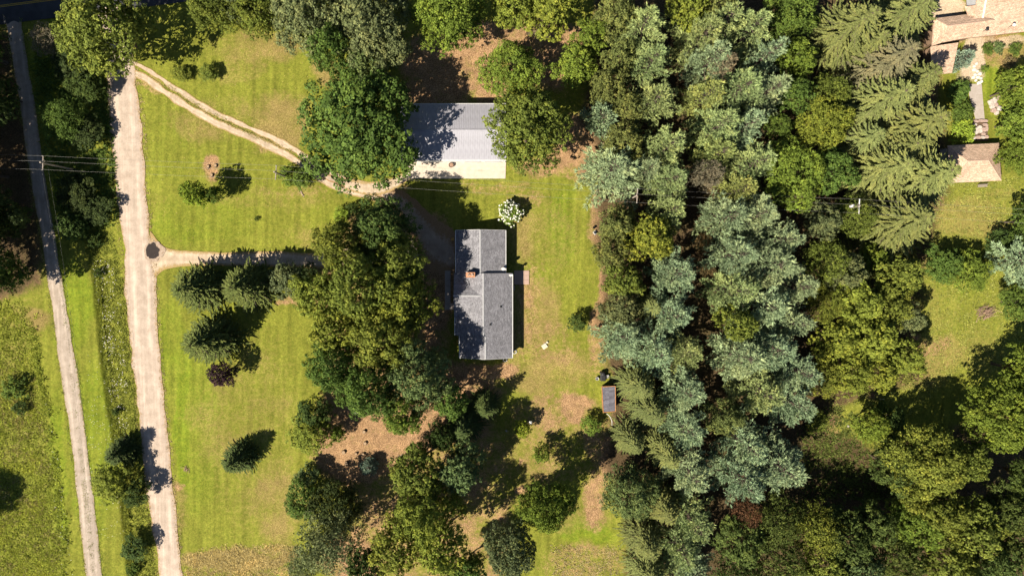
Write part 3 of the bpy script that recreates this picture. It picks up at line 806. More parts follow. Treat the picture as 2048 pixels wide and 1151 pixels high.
MB().tube([(.30 * math.cos(a), .02, .56 + .2 * math.sin(a)) for a in [math.pi * k / 8 for k in range(9)]], .012, 5).build("handle", DARK, e)
pts = [at3(1212, 826, .04), at3(1217, 829, .04), at3(1221, 834, .04), at3(1224, 842, .04), at3(1224, 850, .04)]
tag(MB().tube(pts, .05, 6).build("garden_hose", WHT), "white hose curving from the lower end of the small shed", "hose")
# ------------------------------------------------------------------ the neighbour's house, top right
def neighbour():
    root = empty("neighbour_house", (0, 0, 0), "large house with tan shingle roofs in the top right corner", "house")
    def R(name, pts, mat=SHT, th=.18): return roof_part(name, [[at3(*p) for p in pts]], mat, root, th)
    # big main slope; its ridge lies beyond the frame
    R("roof_slope", [(1944, 75, 3.3), (2330, 31, 3.3), (2330, -150, 6.6), (1966, -100, 6.6)])
    R("roof_slope", [(1966, -100, 6.6), (2330, -150, 6.6), (2320, -330, 3.2), (1960, -290, 3.2)])
    # west wing: gable along the same direction
    R("roof_slope", [(1880, 86, 3.1), (1950, 73, 3.1), (1990, 40, 4.6), (1896, 52, 4.6)])
    R("roof_slope", [(1896, 52, 4.6), (1990, 40, 4.6), (1940, 28, 3.3), (1868, 37, 3.3)])
    R("roof_slope", [(1868, 37, 3.3), (1864, 92, 3.05), (1882, 86, 3.1), (1896, 52, 4.6)])
    R("roof_slope", [(1862, 93, 3.0), (1917, 85, 3.0), (1904, 146, 2.6), (1862, 150, 2.6)])
    ridge_part(at3(1896, 52, 4.62), at3(1960, 44, 4.62), CAPT, root, .35)
    # entry roof between the wings and the flat grey roof
    R("entry_roof", [(1937, 31, 3.9), (1966, 35, 3.9), (1956, 10, 4.3), (1930, 13, 4.3)])
    R("flat_roof", [(1935, 14, 3.6), (1962, 36, 3.6), (1978, -60, 3.6), (1930, -60, 3.6)], simple("grey_membrane", (0.36, 0.36, 0.37), .8, .1, 2))
    bar("edge_trim", at3(1965.5, 36, 4.15), at3(1979, -40, 5.6), .18, .2, WHT, root)
    for (a, b) in (((1944, 75.5), (2330, 31.5)),): bar("gutter", at3(*a, 3.2), at3(*b, 3.2), .14, .14, BROWNW, root)
    mb = MB()
    for P in ([(1952, 66), (2330, 22), (2320, -320), (1966, -280)], [(1868, 84), (1950, 70), (1950, 34), (1872, 42)], [(1864, 144), (1900, 140), (1910, 88), (1866, 92)]):
        mb.poly([at(*p, 3.0) for p in P], -.2, 2.55)
    mb.build("wall", BROWNW, root)
neighbour()
x, y = at(1993, 66, 3.0)
def yard_lamp(u, v, h, label, top):
    x, y = at(u, v, 0); e = empty("pole_lamp", (x, y, 0), label, "lamp")
    MB().tube([(0, 0, -.2), (0, 0, h)], [.07, .05], 8).build("pole", GREYWOOD, e)
    MB().tube([(0, 0, h), (.0, 0, h + .12)], .05, 8).build("neck", DARK, e)
    MB().lathe((0, 0, h + .1), [(.12, 0), (.26, .06), (.28, .22), (.20, .30), (.04, .36)], 12).build("lamp_head", top, e)
yard_lamp(1988, 69, 4.6, "tall lamp post with white head at the tan roof's lower edge", WHT)
yard_lamp(1938, 77, 4.4, "tall dark-headed post by the corner of the tan roof", DARK)
slab_px("neighbour_path", [(1936, 168), (1963, 168), (1969, 238), (1951, 238), (1939, 194)], -.1, .05, CONC2, "grey concrete garden path right of the tall spruces")
# stepped stone stairs below it
st = tag(MB().poly([at(1946, 238), at(1974, 238), at(1976, 282), at(1941, 282)], -.2, .02).build("stair_bed", simple("soil_dark", (0.12, 0.08, 0.05), .95, .4, 6)), "garden steps of rough stone slabs above the hip-roofed pavilion", kind="structure")
STONE = simple("pale_stone", (0.48, 0.42, 0.36), .9, .3, 2.5); STONE2 = simple("pink_stone", (0.40, 0.29, 0.24), .9, .3, 2.5)
def stone_mesh(seed, a, b, c, mat):
    r = random.Random(seed); bm = bmesh.new(); bmesh.ops.create_icosphere(bm, subdivisions=2, radius=1)
    ax = Vector((r.uniform(.6, 1), r.uniform(.6, 1), r.uniform(.7, 1)))
    for v in bm.verts:
        n = float(fbm(np.array(v.co.x * 1.3 + seed), np.array(v.co.y * 1.3 + v.co.z * 1.7), seed, 2)) - .5
        v.co *= 1 + n * .7
        v.co = Vector((max(-.8, min(.8, v.co.x)) * a, max(-.8, min(.8, v.co.y)) * b, max(-.5, min(.6, v.co.z)) * c))
    me = bpy.data.meshes.new("stone"); bm.to_mesh(me); bm.free(); me.materials.append(mat); return me
for (u, v, a, b, mt) in ((1950, 243, 5, 2.6, STONE2), (1960, 242, 5.5, 2.6, STONE2), (1969, 242, 4.5, 2.6, STONE2), (1948, 250, 4, 2.6, STONE), (1969, 250, 5, 2.6, STONE2), (1950, 262, 5, 7, STONE), (1958, 259, 5, 7.5, STONE), (1966, 260, 4, 4, STONE2), (1972, 258, 3, 5, STONE2),
                         (1946, 276, 5, 3, STONE), (1956, 275, 5, 3, STONE2), (1965, 275, 4.5, 3, STONE), (1972, 274, 4, 3, STONE2), (1966, 268, 4, 2.6, STONE2)):
    o = link("stair_stone", stone_mesh(rng.randint(0, 999), a * SC * 1.25, b * SC * 1.25, .22, mt), st); x, y = at(u, v); o.location = (x, y, .1 + (282 - v) * .004)
k = 0
for (u, v, r) in ((1994, 196, 4.5), (1987, 201, 5.5), (1980, 205, 5), (1990, 210, 4.5), (1983, 213, 5), (1997, 217, 5.5), (1986, 221, 5), (1992, 226, 4)):
    o = link("boulder", stone_mesh(100 + k, r * SC * 1.3, r * SC * 1.1, .55, STONE if k % 3 else STONE2)); x, y = at(u, v); o.location = (x, y, .12); o.rotation_euler = (0, 0, k)
    tag(o, "first second third fourth fifth sixth seventh eighth".split()[k] + " pale boulder, counted top row to bottom row, in the rock pile by the path", "rock", "boulders in the rock pile beside the garden path"); k += 1
for (u, v) in ((1952, 128), (1948, 133), (1948, 140), (1954, 143), (1959, 148), (1950, 150), (1946, 155), (1955, 155), (1961, 157), (1951, 161), (1962, 163), (1957, 166)):
    r = rng.uniform(2.5, 4); o = link("path_stone", stone_mesh(200 + k, r * SC * 1.3, r * SC * 1.1, .3, simple("white_stone", (0.66, 0.60, 0.52), .9, .15, 3) if k == 8 else bpy.data.materials["white_stone"])); x, y = at(u, v); o.location = (x, y, .08); o.rotation_euler = (0, 0, k)
    tag(o, "first second third fourth fifth sixth seventh eighth ninth tenth eleventh twelfth".split()[k - 8] + " small white stone, counted downwards, at the garden path's top end", "rock", "white stones above the garden path"); k += 1
# hip-roofed pavilion
def pavilion():
    root = empty("pavilion", (0, 0, 0), "small hip-roofed tan pavilion at the edge of the right field", "pavilion")
    z0, z1 = 2.6, 4.3
    nw, ne, se, sw = at3(1895, 291, z0), at3(1998, 286, z0), at3(2003, 361, z0), at3(1903, 365, z0)
    a, b = at3(1936, 322, z1), at3(1977, 320, z1)
    for q in ([nw, a, b, ne], [ne, b, se], [se, b, a, sw], [sw, a, nw]): roof_part("roof_slope", [q[::-1]], SHT, root, .14)
    ridge_part(a, b, CAPT, root, .3)
    for p, t in ((nw, a), (ne, b), (se, b), (sw, a)): ridge_part(p + (t - p) * .01, t, CAPT, root, .26, .045)
    c = (nw + ne + se + sw) / 4
    for p in (nw, ne, se, sw):
        q = p + (c - p) * .1; MB().box(q.x, q.y, 1.2, .16, .16, 2.7).build("post", GREYWOOD, root)
    MB().poly([(p + (c - p) * .06).to_tuple()[:2] for p in (nw, sw, se, ne)], -.1, .1).build("floor_slab", CONC2, root)
pavilion()
x, y = at(1965, 371.5, .4); e = empty("garden_bench", (x, y, 0), "grey wooden bench below the hip-roofed pavilion", "bench", rz=.05)
for k in range(3): MB().box(0, -.16 + .16 * k, .45, 1.7, .13, .05).build("seat_slat", GREYWOOD, e)
for k in range(2): MB().box(0, .27, .62 + .18 * k, 1.7, .04, .13).build("back_slat", GREYWOOD, e)
for sx in (-.7, .7):
    for sy in (-.18, .22): MB().box(sx, sy, .21, .07, .07, .42 if sy < 0 else .44).build("leg", GREYWOOD, e)
# ------------------------------------------------------------------ tree prototypes
def unit(a): return a / (np.linalg.norm(a, axis=-1, keepdims=True) + 1e-9)

def card_mesh(name, P, N, size, tint, mat, r, asp=.75):
    """leaf-sized faces: a bent four-cornered leaf per point"""
    n = len(P); N = unit(N)
    ref = unit(r.normal(size=(n, 3))); T = unit(np.cross(N, ref)); B = np.cross(N, T)
    s = (size * r.uniform(.7, 1.35, n))[:, None]
    bend = (r.uniform(-.25, .05, n))[:, None] * s
    V = np.empty((n, 4, 3))
    V[:, 0] = P - T * s * .5 + N * bend; V[:, 1] = P - B * s * asp * .5; V[:, 2] = P + T * s * .5 + N * bend; V[:, 3] = P + B * s * asp * .5
    return mesh_np(name, V.reshape(-1, 3), np.arange(4 * n).reshape(n, 4), mat, {"tint": np.repeat(tint, 4)})

def deciduous(seed, R, Ht, z0, nl, nclump, rc, ntuft, ncard, card, loose=.3, flat=.8, fill=.10):
    r = np.random.default_rng(seed)
    zc = (Ht + z0) / 2; hz = (Ht - z0) / 2
    lobes = [(0, 0, zc + hz * .25, R * .55, hz * .75)]
    a0 = r.uniform(0, 6.28)
    for k in range(nl):
        a = a0 + 6.283 * k / nl + r.uniform(-.25, .25); q = R * r.uniform(.42, .68); rr = R * r.uniform(.27, .42)
        lobes.append((math.cos(a) * q, math.sin(a) * q, zc + hz * r.uniform(-.4, .28), rr, rr * r.uniform(.7, 1.0) * flat))
    for k in range(max(2, nl // 2)):
        a = r.uniform(0, 6.28); q = R * r.uniform(.1, .4); rr = R * r.uniform(.22, .34)
        lobes.append((math.cos(a) * q, math.sin(a) * q, zc + hz * r.uniform(.35, .72), rr, rr * .7))
    L = np.array(lobes)
    def inside(p, k, f):
        q = (p - L[:, :3]) / np.stack([L[:, 3], L[:, 3], L[:, 4]], -1); d = np.linalg.norm(q, axis=1); d[k] = 9
        return (d < f).any()
    cs = []; w = L[:, 3] ** 2; w = w / w.sum(); tries = 0
    while len(cs) < nclump and tries < nclump * 40:
        tries += 1
        k = r.choice(len(L), p=w); d = unit(r.normal(size=3)); 
        if d[2] < -.45: d[2] = -d[2]
        p = L[k, :3] + d * np.array([L[k, 3], L[k, 3], L[k, 4]]) * r.uniform(.8, 1.05)
        if inside(p, k, .82): continue
        if cs and len(cs) < nclump * .85:
            dist = min(np.linalg.norm(p - c[0]) for c in cs[-160:])
            if dist < rc * .85: continue
        cs.append((p, d, r.uniform()))
    P = []; N = []; T = []
    for (p, d, t) in cs:                      # a leaf mass carries a handful of rosettes, each a tuft of leaves
        rr = rc * r.uniform(.7, 1.25); nt = max(4, int(ntuft * (rr / rc) ** 2))
        td = unit(r.normal(size=(nt, 3)) + np.array([0, 0, .6]) + d * .5)
        tp = p + td * rr * r.uniform(.7, 1.1, (nt, 1)) * np.array([1, 1, .8]); rt = rr * r.uniform(.30, .50, nt)
        tv = np.clip(t + r.normal(size=nt) * .18, 0, 1)
        k = np.repeat(np.arange(nt), ncard); n = len(k)
        dd = unit(r.normal(size=(n, 3)) + np.array([0, 0, .5]) + td[k] * .6)
        P.append(tp[k] + dd * (rt[k] * r.uniform(.5, 1.1, n))[:, None]); N.append(unit(dd * .6 + td[k] * .35 + np.array([0, 0, .2])) + r.normal(size=(n, 3)) * loose); T.append(np.clip(tv[k] + r.normal(size=n) * .08, 0, 1))
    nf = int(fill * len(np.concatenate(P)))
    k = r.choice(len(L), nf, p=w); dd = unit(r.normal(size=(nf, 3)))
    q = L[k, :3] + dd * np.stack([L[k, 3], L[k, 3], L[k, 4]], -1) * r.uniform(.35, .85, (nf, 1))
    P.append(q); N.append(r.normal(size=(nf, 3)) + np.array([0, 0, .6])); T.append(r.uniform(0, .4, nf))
    P = np.concatenate(P); N = np.concatenate(N); T = np.concatenate(T)
    size = np.full(len(P), card); size[-nf:] *= 1.7
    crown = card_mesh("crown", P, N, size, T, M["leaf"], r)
    # trunk with limbs into the lobes
    mb = MB(); tr = max(.05, R * .042)
    zt = z0 + (Ht - z0) * .45
    mb.tube([(0, 0, -.3), (0, 0, .25), (.02 * R, 0, z0 * .6), (.0, .03 * R, z0 + .1), (0, 0, zt)], [tr * 1.6, tr * 1.1, tr * .9, tr * .75, tr * .4], 8)
    for (x, y, z, a, b) in lobes[1:]:
        zs = z0 * r.uniform(.6, 1.1)
        mb.tube([(0, 0, zs), (x * .4, y * .4, zs + (z - zs) * .55), (x * .85, y * .85, z)], [tr * .55, tr * .35, tr * .12], 5)
    trunk = mb.mesh("trunk", M["bark"])
    return dict(crown=crown, trunk=trunk, R=R, H=Ht)

def blade_mesh(name, P, D, S, length, width, tint, mat, droop=None):
    """needle sprays: slim four-cornered blades from P along D, flat side towards S"""
    n = len(P); D = unit(D); W = unit(np.cross(D, S))
    l = length[:, None]; w = width[:, None]
    V = np.empty((n, 4, 3))
    V[:, 0] = P; V[:, 1] = P + D * l * .45 - W * w * .5; V[:, 2] = P + D * l; V[:, 3] = P + D * l * .45 + W * w * .5
    if droop is not None: V[:, 2, 2] -= droop
    return mesh_np(name, V.reshape(-1, 3), np.arange(4 * n).reshape(n, 4), mat, {"tint": np.repeat(tint, 4)})

def pine(seed, R, Ht, whorls=11, per=6, tl=.60, tw=.125, nb=8, dens=1.35, low=.12, shape=1.15):
    r = np.random.default_rng(seed); P = []; D = []; T = []; mb = MB()
    bend = r.uniform(-.03, .03, 2) * Ht
    def ctr(z): return np.array([bend[0] * (z / Ht) ** 2, bend[1] * (z / Ht) ** 2, z])
    az = r.uniform(0, 6.28)
    for i in range(whorls):
        t = low + (1 - low) * (i + r.uniform(-.2, .2)) / (whorls - .6); t = min(t, .975); z = Ht * t
        q = max(0., (t - low) / (1 - low)); rad = R * max(.10, 1 - q ** shape) * (1 if q > .12 else .8)
        n = per if q < .8 else per - 1
        for k in range(n):
            az += 6.283 / n + r.uniform(-.3, .3); L = rad * r.uniform(.55, 1.2)
            up = math.tan(math.radians(r.uniform(4, 20) + 40 * q ** 3)); d = np.array([math.cos(az), math.sin(az), up])
            o = ctr(z); tn = r.uniform()
            mb.tube([o, o + d * L * .5 * np.array([1, 1, .8]), o + d * L * .95], [.06, .04, .015], 3, False)
            s = max(.25, .30 * L)
            while s < L:
                c = o + d * s + np.array([0, 0, .18 * (s / L) ** 2 * L * .3])
                for sg in (-1, 1):
                    a2 = az + sg * math.radians(r.uniform(18, 46)); l2 = (.30 * (L - s) + .45) * r.uniform(.7, 1.25)
                    d2 = np.array([math.cos(a2), math.sin(a2), up * .6 + .12]); m = max(1, int(l2 / .45 * dens))
                    for j in range(m):
                        P.append(c + d2 * l2 * (j + .7) / m * .95 + r.normal(size=3) * .06); D.append(d2 + np.array([0, 0, .42]) + r.normal(size=3) * .25); T.append(tn)
                s += .5 * r.uniform(.8, 1.2) / dens
            P.append(o + d * L); D.append(d + np.array([0, 0, .5])); T.append(tn)
    for k in range(6): P.append(ctr(Ht * (.95 + .01 * k))); D.append(np.array([r.normal() * .5, r.normal() * .5, 1])); T.append(.5)
    P = np.array(P); D = unit(np.array(D)); T = np.array(T); n = len(P)
    Pb = np.repeat(P, nb, 0); Db = np.repeat(D, nb, 0) + r.normal(size=(n * nb, 3)) * .36
    Tb = np.clip(np.repeat(T, nb) + r.normal(size=n * nb) * .12, 0, 1)
    crown = blade_mesh("crown", Pb, Db, r.normal(size=(n * nb, 3)), tl * r.uniform(.65, 1.2, n * nb), tw * r.uniform(.8, 1.3, n * nb), Tb, M["needle"])
    tb = R * .05
    mb.tube([(0, 0, -.3), (0, 0, .4), ctr(Ht * .4), ctr(Ht * .75), ctr(Ht * .99)], [tb * 1.4, tb, tb * .75, tb * .4, .03], 7)
    return dict(crown=crown, trunk=mb.mesh("trunk", M["bark"]), R=R, H=Ht)

def spruce(seed, R, Ht, whorls=16, per=11, bw=.135, low=.05, droop=.28, step=.135, tw=.40, shape=.85):
    r = np.random.default_rng(seed); P = []; D = []; S = []; LN = []; WD = []; T = []; mb = MB(); az = r.uniform(0, 6.28)
    def frond(o, az, L, z0, dr, tn, wmax):
        m = max(3, int(L / step)); cv = r.uniform(-.28, .28); az0 = az
        for j in range(m + 1):
            s = (j + .3) / (m + .3); rr = L * s; az = az0 + cv * s * s; ca, sa = math.cos(az), math.sin(az); z = z0 - dr * L * s + .55 * dr * L * s ** 2.4
            c = np.array([o[0] + ca * rr, o[1] + sa * rr, z]); sl = -dr + 1.3 * dr * s ** 1.4
            wl = wmax * (.35 + .65 * math.sin(math.pi * min(1, (.15 + .85 * s)) ** .9)) * (1 if s < .97 else .7)
            for sg in (-1, 1):
                a2 = az + sg * math.radians(48 - 22 * s + r.uniform(-9, 9))
                P.append(c + r.normal(size=3) * .02); D.append((math.cos(a2), math.sin(a2), sl - .28 + r.normal() * .16)); S.append((r.normal() * .35, r.normal() * .35, 1)); LN.append(wl * r.uniform(.75, 1.25)); WD.append(bw * r.uniform(.8, 1.3)); T.append(tn)
            P.append(c); D.append((ca, sa, sl + .1)); S.append((r.normal() * .3, r.normal() * .3, 1)); LN.append(step * 1.9); WD.append(bw * 1.2); T.append(tn + .1)
    for i in range(whorls):
        q = (i + r.uniform(-.25, .25)) / (whorls - .3); q = min(max(q, 0), .985); z = Ht * (low + (1 - low) * q)
        rad = R * max(.05, (1 - q) ** shape); n = max(4, int(per * (1 - .45 * q)))
        az += .7
        for k in range(n):
            az += 6.283 / n + r.uniform(-.14, .14); L = rad * r.uniform(.78, 1.1); dr = droop * (1 - q) * r.uniform(.7, 1.2) - .25 * q * q
            tn = r.uniform(.2, .8)
            frond((0, 0), az, L, z, dr, tn, tw)
            if L > 1.2:
                for (s0, sg) in ((.36, 1), (.46, -1)):
                    c = (math.cos(az) * L * s0, math.sin(az) * L * s0)
                    frond(c, az + sg * math.radians(r.uniform(20, 34)), (L * (1 - s0)) * r.uniform(.7, .95), z - dr * L * s0 + .55 * dr * L * s0 ** 2.4, dr * .9, tn, tw * .7)
            mb.tube([(0, 0, z), (math.cos(az) * L * .5, math.sin(az) * L * .5, z - dr * L * .4), (math.cos(az) * L * .9, math.sin(az) * L * .9, z - dr * L * .5)], [.05, .03, .01], 3, False)
    for k in range(10): P.append((0, 0, Ht * .95 + k * .02 * Ht * .2)); D.append((r.normal() * .5, r.normal() * .5, 1.2)); S.append((1, 0, .3)); LN.append(.5); WD.append(bw); T.append(.5)
    P, D, S = map(np.array, (P, D, S)); n = len(P)
    crown = blade_mesh("crown", P, D, S, np.array(LN), np.array(WD), np.clip(T, 0, 1), M["needle"])
    tb = R * .045
    mb.tube([(0, 0, -.3), (0, 0, .3), (0, 0, Ht * .5), (0, 0, Ht * .98)], [tb * 1.4, tb, tb * .6, .02], 7)
    return dict(crown=crown, trunk=mb.mesh("trunk", M["bark"]), R=R, H=Ht)

PROTO = {
    "oakL": [deciduous(s, 9.0, 16.5, 3.0, 9, 130, 1.30, 11, 13, .36, .28) for s in (11, 12, 13, 14)],
    "ashL": [deciduous(s, 8.0, 14.5, 2.5, 10, 150, 1.10, 11, 13, .30, .42, .85) for s in (21, 22, 23)],
    "oakM": [deciduous(s, 5.0, 12.0, 2.6, 7, 70, .92, 10, 13, .29, .28) for s in (31, 32, 33, 34)],
    "ashM": [deciduous(s, 4.8, 10.5, 2.0, 8, 76, .84, 10, 14, .25, .42, .9) for s in (41, 42, 43)],
    "smallT": [deciduous(s, 2.5, 5.2, .8, 6, 42, .55, 9, 11, .19, .38, .9) for s in (51, 52, 53)],
    "shrub": [deciduous(s, 1.4, 2.1, .2, 6, 30, .36, 8, 9, .14, .4, .9) for s in (61, 62)],
    "pine": [pine(s, 5.0, 18.0) for s in (71, 72, 73, 74)] + [pine(75, 5.0, 17, 10, 6, .68, .13, 8, 1.25, .12, 1.4), pine(76, 5.2, 16, 12, 6, .52, .115, 8, 1.4, .1, .9)],
    "pineS": [pine(s, 2.2, 5.0, 12, 6, .42, .09, 8, 1.5, .06, 1.2) for s in (81, 82)],
    "spruce": [spruce(s, 5.4, 17.0) for s in (91, 92, 93)],
    "spruceS": [spruce(s, 4.0, 9.0, 15, 11, .15, .03, .22, .16, .40, .62) for s in (95, 96, 97)],
    "wispy": [deciduous(s, 4.2, 9.0, 1.6, 9, 90, .85, 8, 10, .19, .8, .9, .2) for s in (101, 102)],
}

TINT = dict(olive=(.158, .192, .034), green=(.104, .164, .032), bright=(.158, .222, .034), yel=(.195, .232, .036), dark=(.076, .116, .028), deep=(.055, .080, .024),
            pblue=(.285, .375, .195), pgreen=(.300, .375, .142), pyel=(.285, .330, .100), polive=(.165, .192, .056), sp=(.178, .205, .066), spm=(.112, .138, .036), spd=(.070, .098, .028), spb=(.20, .18, .090), blue=(.22, .31, .225),
            brown=(.24, .180, .080), rust=(.165, .09, .048), burg=(.056, .034, .042), greyb=(.25, .22, .14), grey=(.150, .178, .072), mint=(.135, .190, .066), lime=(.245, .320, .038), wood=(.088, .122, .030))
cnt = {}
NAMES = dict(oakL="oak_tree", oakM="oak_tree", ashL="broadleaf_tree", ashM="broadleaf_tree", smallT="small_tree", shrub="shrub", pine="pine_tree", pineS="young_conifer", spruce="spruce_tree", spruceS="spruce_tree", wispy="broadleaf_tree")
CATS = dict(smallT="tree", shrub="shrub")
def plant(kind, u, v, rpx, h, tint, label, group=None, frac=None, var=None, name=None):
    """one tree: crown centre at pixel (u, v), crown radius in pixels, height in metres"""
    ps = PROTO[kind]; i = cnt.get(kind, 0); cnt[kind] = i + 1
    p = ps[(i if var is None else var) % len(ps)]
    if frac is None: frac = .42 if kind in ("pine", "spruce", "spruceS", "pineS") else .62
    zc = h * frac
    x, y = at(u, v, zc); rad = rpx * SC * (H - zc) / H
    s = rad / p["R"]; sz = h / p["H"]
    e = empty(name or NAMES[kind], (x, y, -.02), label, CATS.get(kind, "tree"), group, rng.uniform(0, 6.28))
    e.scale = (s, s * rng.uniform(.94, 1.06), sz)
    t = link("stem" if kind == "shrub" else "trunk", p["trunk"], e)
    c = link("foliage" if kind == "shrub" else "crown", p["crown"], e)
    b = TINT[tint]; q = rng.uniform(.88, 1.12); w = rng.uniform(-.06, .06)
    c.color = (b[0] * q * (1 + w), b[1] * q, b[2] * q * (1 - w), 1)
    return e

def rows(lst, group, fmt, seam=0):
    """plants whose label counts them from the top of the photograph"""
    lst = sorted(lst, key=lambda a: a[2])
    words = "first second third fourth fifth sixth seventh eighth ninth tenth eleventh twelfth thirteenth fourteenth fifteenth sixteenth seventeenth eighteenth nineteenth twentieth".split()
    words += ["twenty-" + w for w in words[:9]] + ["thirtieth"]
    if seam:                                     # keep the two pine rows apart: a dark gap runs between them
        out = []
        for a in lst:
            xs = float(np.interp(a[2], [0, 120, 210, 300, 420, 520, 650, 800, 930, 1150], [1335, 1340, 1358, 1378, 1388, 1402, 1408, 1414, 1424, 1432])); q = a[3] * .80 + 6
            u = min(a[1], xs - q) if seam < 0 else max(a[1], xs + q)
            out.append((a[0], u) + tuple(a[2:]))
        lst = out
    for i, a in enumerate(lst): plant(*a[:6], fmt.format(nth=words[i]), group)

# ---- left side
LG = "tall trees along the left edge"
rows([("ashL", -70, 552, 84, 18, "dark"), ("oakL", -82, 440, 84, 19, "deep"), ("ashL", -92, 335, 68, 19, "deep"), ("oakL", -84, 195, 80, 19, "deep"), ("ashL", -90, 85, 80, 18, "dark")], LG, "{nth} tall dark tree from the top along the left edge")
plant("ashM", 18, 548, 44, 8, "green", "lower leafy tree at the left edge just above the rough meadow")
plant("ashM", 8, 440, 40, 8, "dark", "low dark tree left of the lane under the tall left edge trees")
plant("ashM", 2, 190, 42, 8, "dark", "low dark tree left of the lane near its top end")
rows([("oakL", -210, 480, 95, 20, "dark"), ("ashL", -215, 360, 95, 20, "dark"), ("oakL", -215, 230, 95, 20, "dark"), ("ashL", -215, 100, 95, 20, "dark"), ("oakL", -130, -20, 95, 20, "dark"), ("oakL", -90, 1040, 52, 9, "dark")],
     "trees beyond the left edge", "{nth} tree from the top in the row beyond the left edge")
plant("wispy", 98, 78, 34, 6, "greyb", "half-bare twiggy tree beside the lane near the asphalt road")
plant("ashM", 150, 122, 46, 5.5, "deep", "dark tree under the left flank of the big roadside oak")  # strip trees down to the verge: foliage tint darkened in place of left-edge tree shade
plant("ashM", 172, 170, 36, 5, "dark", "tree whose shadow falls across the top of the gravel road")
plant("wispy", 128, 235, 48, 6.5, "green", "loose-leaved tree between the lane and the gravel road")
plant("ashM", 174, 258, 38, 3.6, "deep", "dark tree at the gravel road's edge, right of the loose-leaved tree")
plant("ashM", 152, 385, 44, 4, "deep", "dark tree below the power line between lane and gravel road")
plant("ashM", 190, 418, 32, 3.2, "deep", "dark tree hugging the gravel road above the wildflower verge")
plant("smallT", 140, 450, 32, 5, "dark", "low dark tree beside the lane at the top of the green strip")
plant("shrub", 190, 480, 16, 1.8, "dark", "small shrub at the top of the wildflower verge")
plant("shrub", 195, 545, 10, 1.4, "dark", "tiny dark shrub in the ditch left of the puddle")
plant("shrub", 230, 822, 9, 1.3, "dark", "tiny dark shrub in the ditch above the roadside tree clump")
plant("spruceS", 240, 905, 38, 6.5, "spd", "dark pointed conifer beside the lower gravel road")
plant("ashM", 222, 968, 44, 6.0, "yel", "yellow-green tree leaning over the strip below the roadside conifer")
plant("ashM", 270, 985, 32, 4.6, "dark", "dark leafy tree at the road edge right of the yellow-green one")
plant("smallT", 270, 1095, 30, 3.6, "dark", "round dark bush between the lane and road near the bottom")
plant("shrub", 264, 1138, 15, 1.6, "green", "low green bush below the round dark bush near the bottom")
plant("shrub", 30, 775, 26, 2.4, "green", "tangled green bush in the rough meadow")
plant("shrub", 40, 815, 16, 1.6, "dark", "small dark bush below the tangled one in the meadow")
plant("oakL", 212, 55, 100, 16, "olive", "large yellow-green oak overhanging the top of the gravel road", var=1)
# ---- lawn plants
plant("smallT", 362, 150, 18, 2.0, "olive", "left one of two round bushes on the upper lawn", "round bushes on the upper lawn")
plant("smallT", 415, 146, 20, 2.3, "olive", "right one of two round bushes on the upper lawn", "round bushes on the upper lawn")
plant("smallT", 388, 386, 30, 8, "lime", "bright yellow-green small tree on the front lawn below the wires")
plant("smallT", 428, 392, 20, 6, "green", "darker small tree touching the bright one on the front lawn")
plant("shrub", 512, 437, 5, 0.7, "dark", "tiny dark shrub alone on the front lawn")
plant("smallT", 582, 350, 26, 3.6, "bright", "bright green bush at the foot of the middle utility pole")
plant("smallT", 606, 356, 24, 4, "green", "dark green bush between the utility pole and the great oak")
plant("smallT", 684, 430, 17, 2.2, "lime", "bright little bush at the top edge of the grove")
plant("shrub", 706, 416, 13, 1.8, "dark", "dark little bush beside the bright one above the grove")
plant("spruceS", 392, 577, 63, 11.5, "spm", "left spruce of the pair below the driveway", "spruces below the driveway")
plant("spruceS", 490, 573, 61, 11.5, "spm", "right spruce of the pair below the driveway", "spruces below the driveway")
plant("smallT", 572, 562, 40, 6.5, "grey", "grey-green bush right of the paired spruces")
plant("smallT", 617, 547, 23, 5, "deep", "dark rounded bush at the end of the driveway by the grove")
plant("spruceS", 415, 682, 60, 12, "spm", "spruce standing alone on the front lawn above the burgundy bush")
plant("smallT", 443, 747, 31, 6.2, "burg", "burgundy-leaved small tree on the front lawn", var=1)
plant("spruceS", 474, 918, 41, 7.5, "spd", "dark little spruce alone on the lower front lawn")
# ---- top row
plant("ashL", 430, 8, 62, 11.6, "olive", "left tree of the olive clump at the top edge above the lawn")
plant("wispy", 472, -8, 52, 11.6, "grey", "middle tree of the olive clump at the top edge above the lawn")
plant("ashL", 516, 24, 56, 11.6, "olive", "right tree of the olive clump at the top edge above the lawn")
plant("oakL", 622, 26, 82, 16.8, "grey", "left oak of the great oak clump at the top")
plant("oakL", 742, 46, 90, 17.9, "grey", "right oak of the great oak clump at the top")
plant("oakL", 665, 95, 60, 14.7, "green", "lower oak of the great oak clump at the top")
plant("ashM", 745, 138, 50, 11.6, "mint", "pale tree tucked between the two great oaks")
plant("ashL", 902, 32, 78, 14.7, "bright", "bright green tree at the top edge above the barn")
plant("oakM", 1030, 10, 52, 12.6, "yel", "left yellow-green tree at the top edge right of the bare ground")
plant("oakM", 1105, 18, 58, 12.6, "yel", "right yellow-green tree at the top edge right of the bare ground")
plant("wispy", 1082, 55, 28, 7.4, "greyb", "thin greyish tree between the two yellow-green ones at the top")
plant("ashL", 1020, 135, 63, 10.5, "bright", "bright green tree behind the barn's right end")
plant("ashM", 1152, 128, 48, 9.5, "bright", "bright green tree at the upper end of the pine belt")
plant("ashM", 1182, 80, 40, 9.5, "bright", "bright green tree just above another at the pine belt's top")
plant("oakL", 720, 258, 126, 17.5, "green", "great round oak left of the barn", var=0)
plant("oakL", 1055, 258, 90, 16.8, "olive", "olive-green oak covering the right end of the barn", var=2)
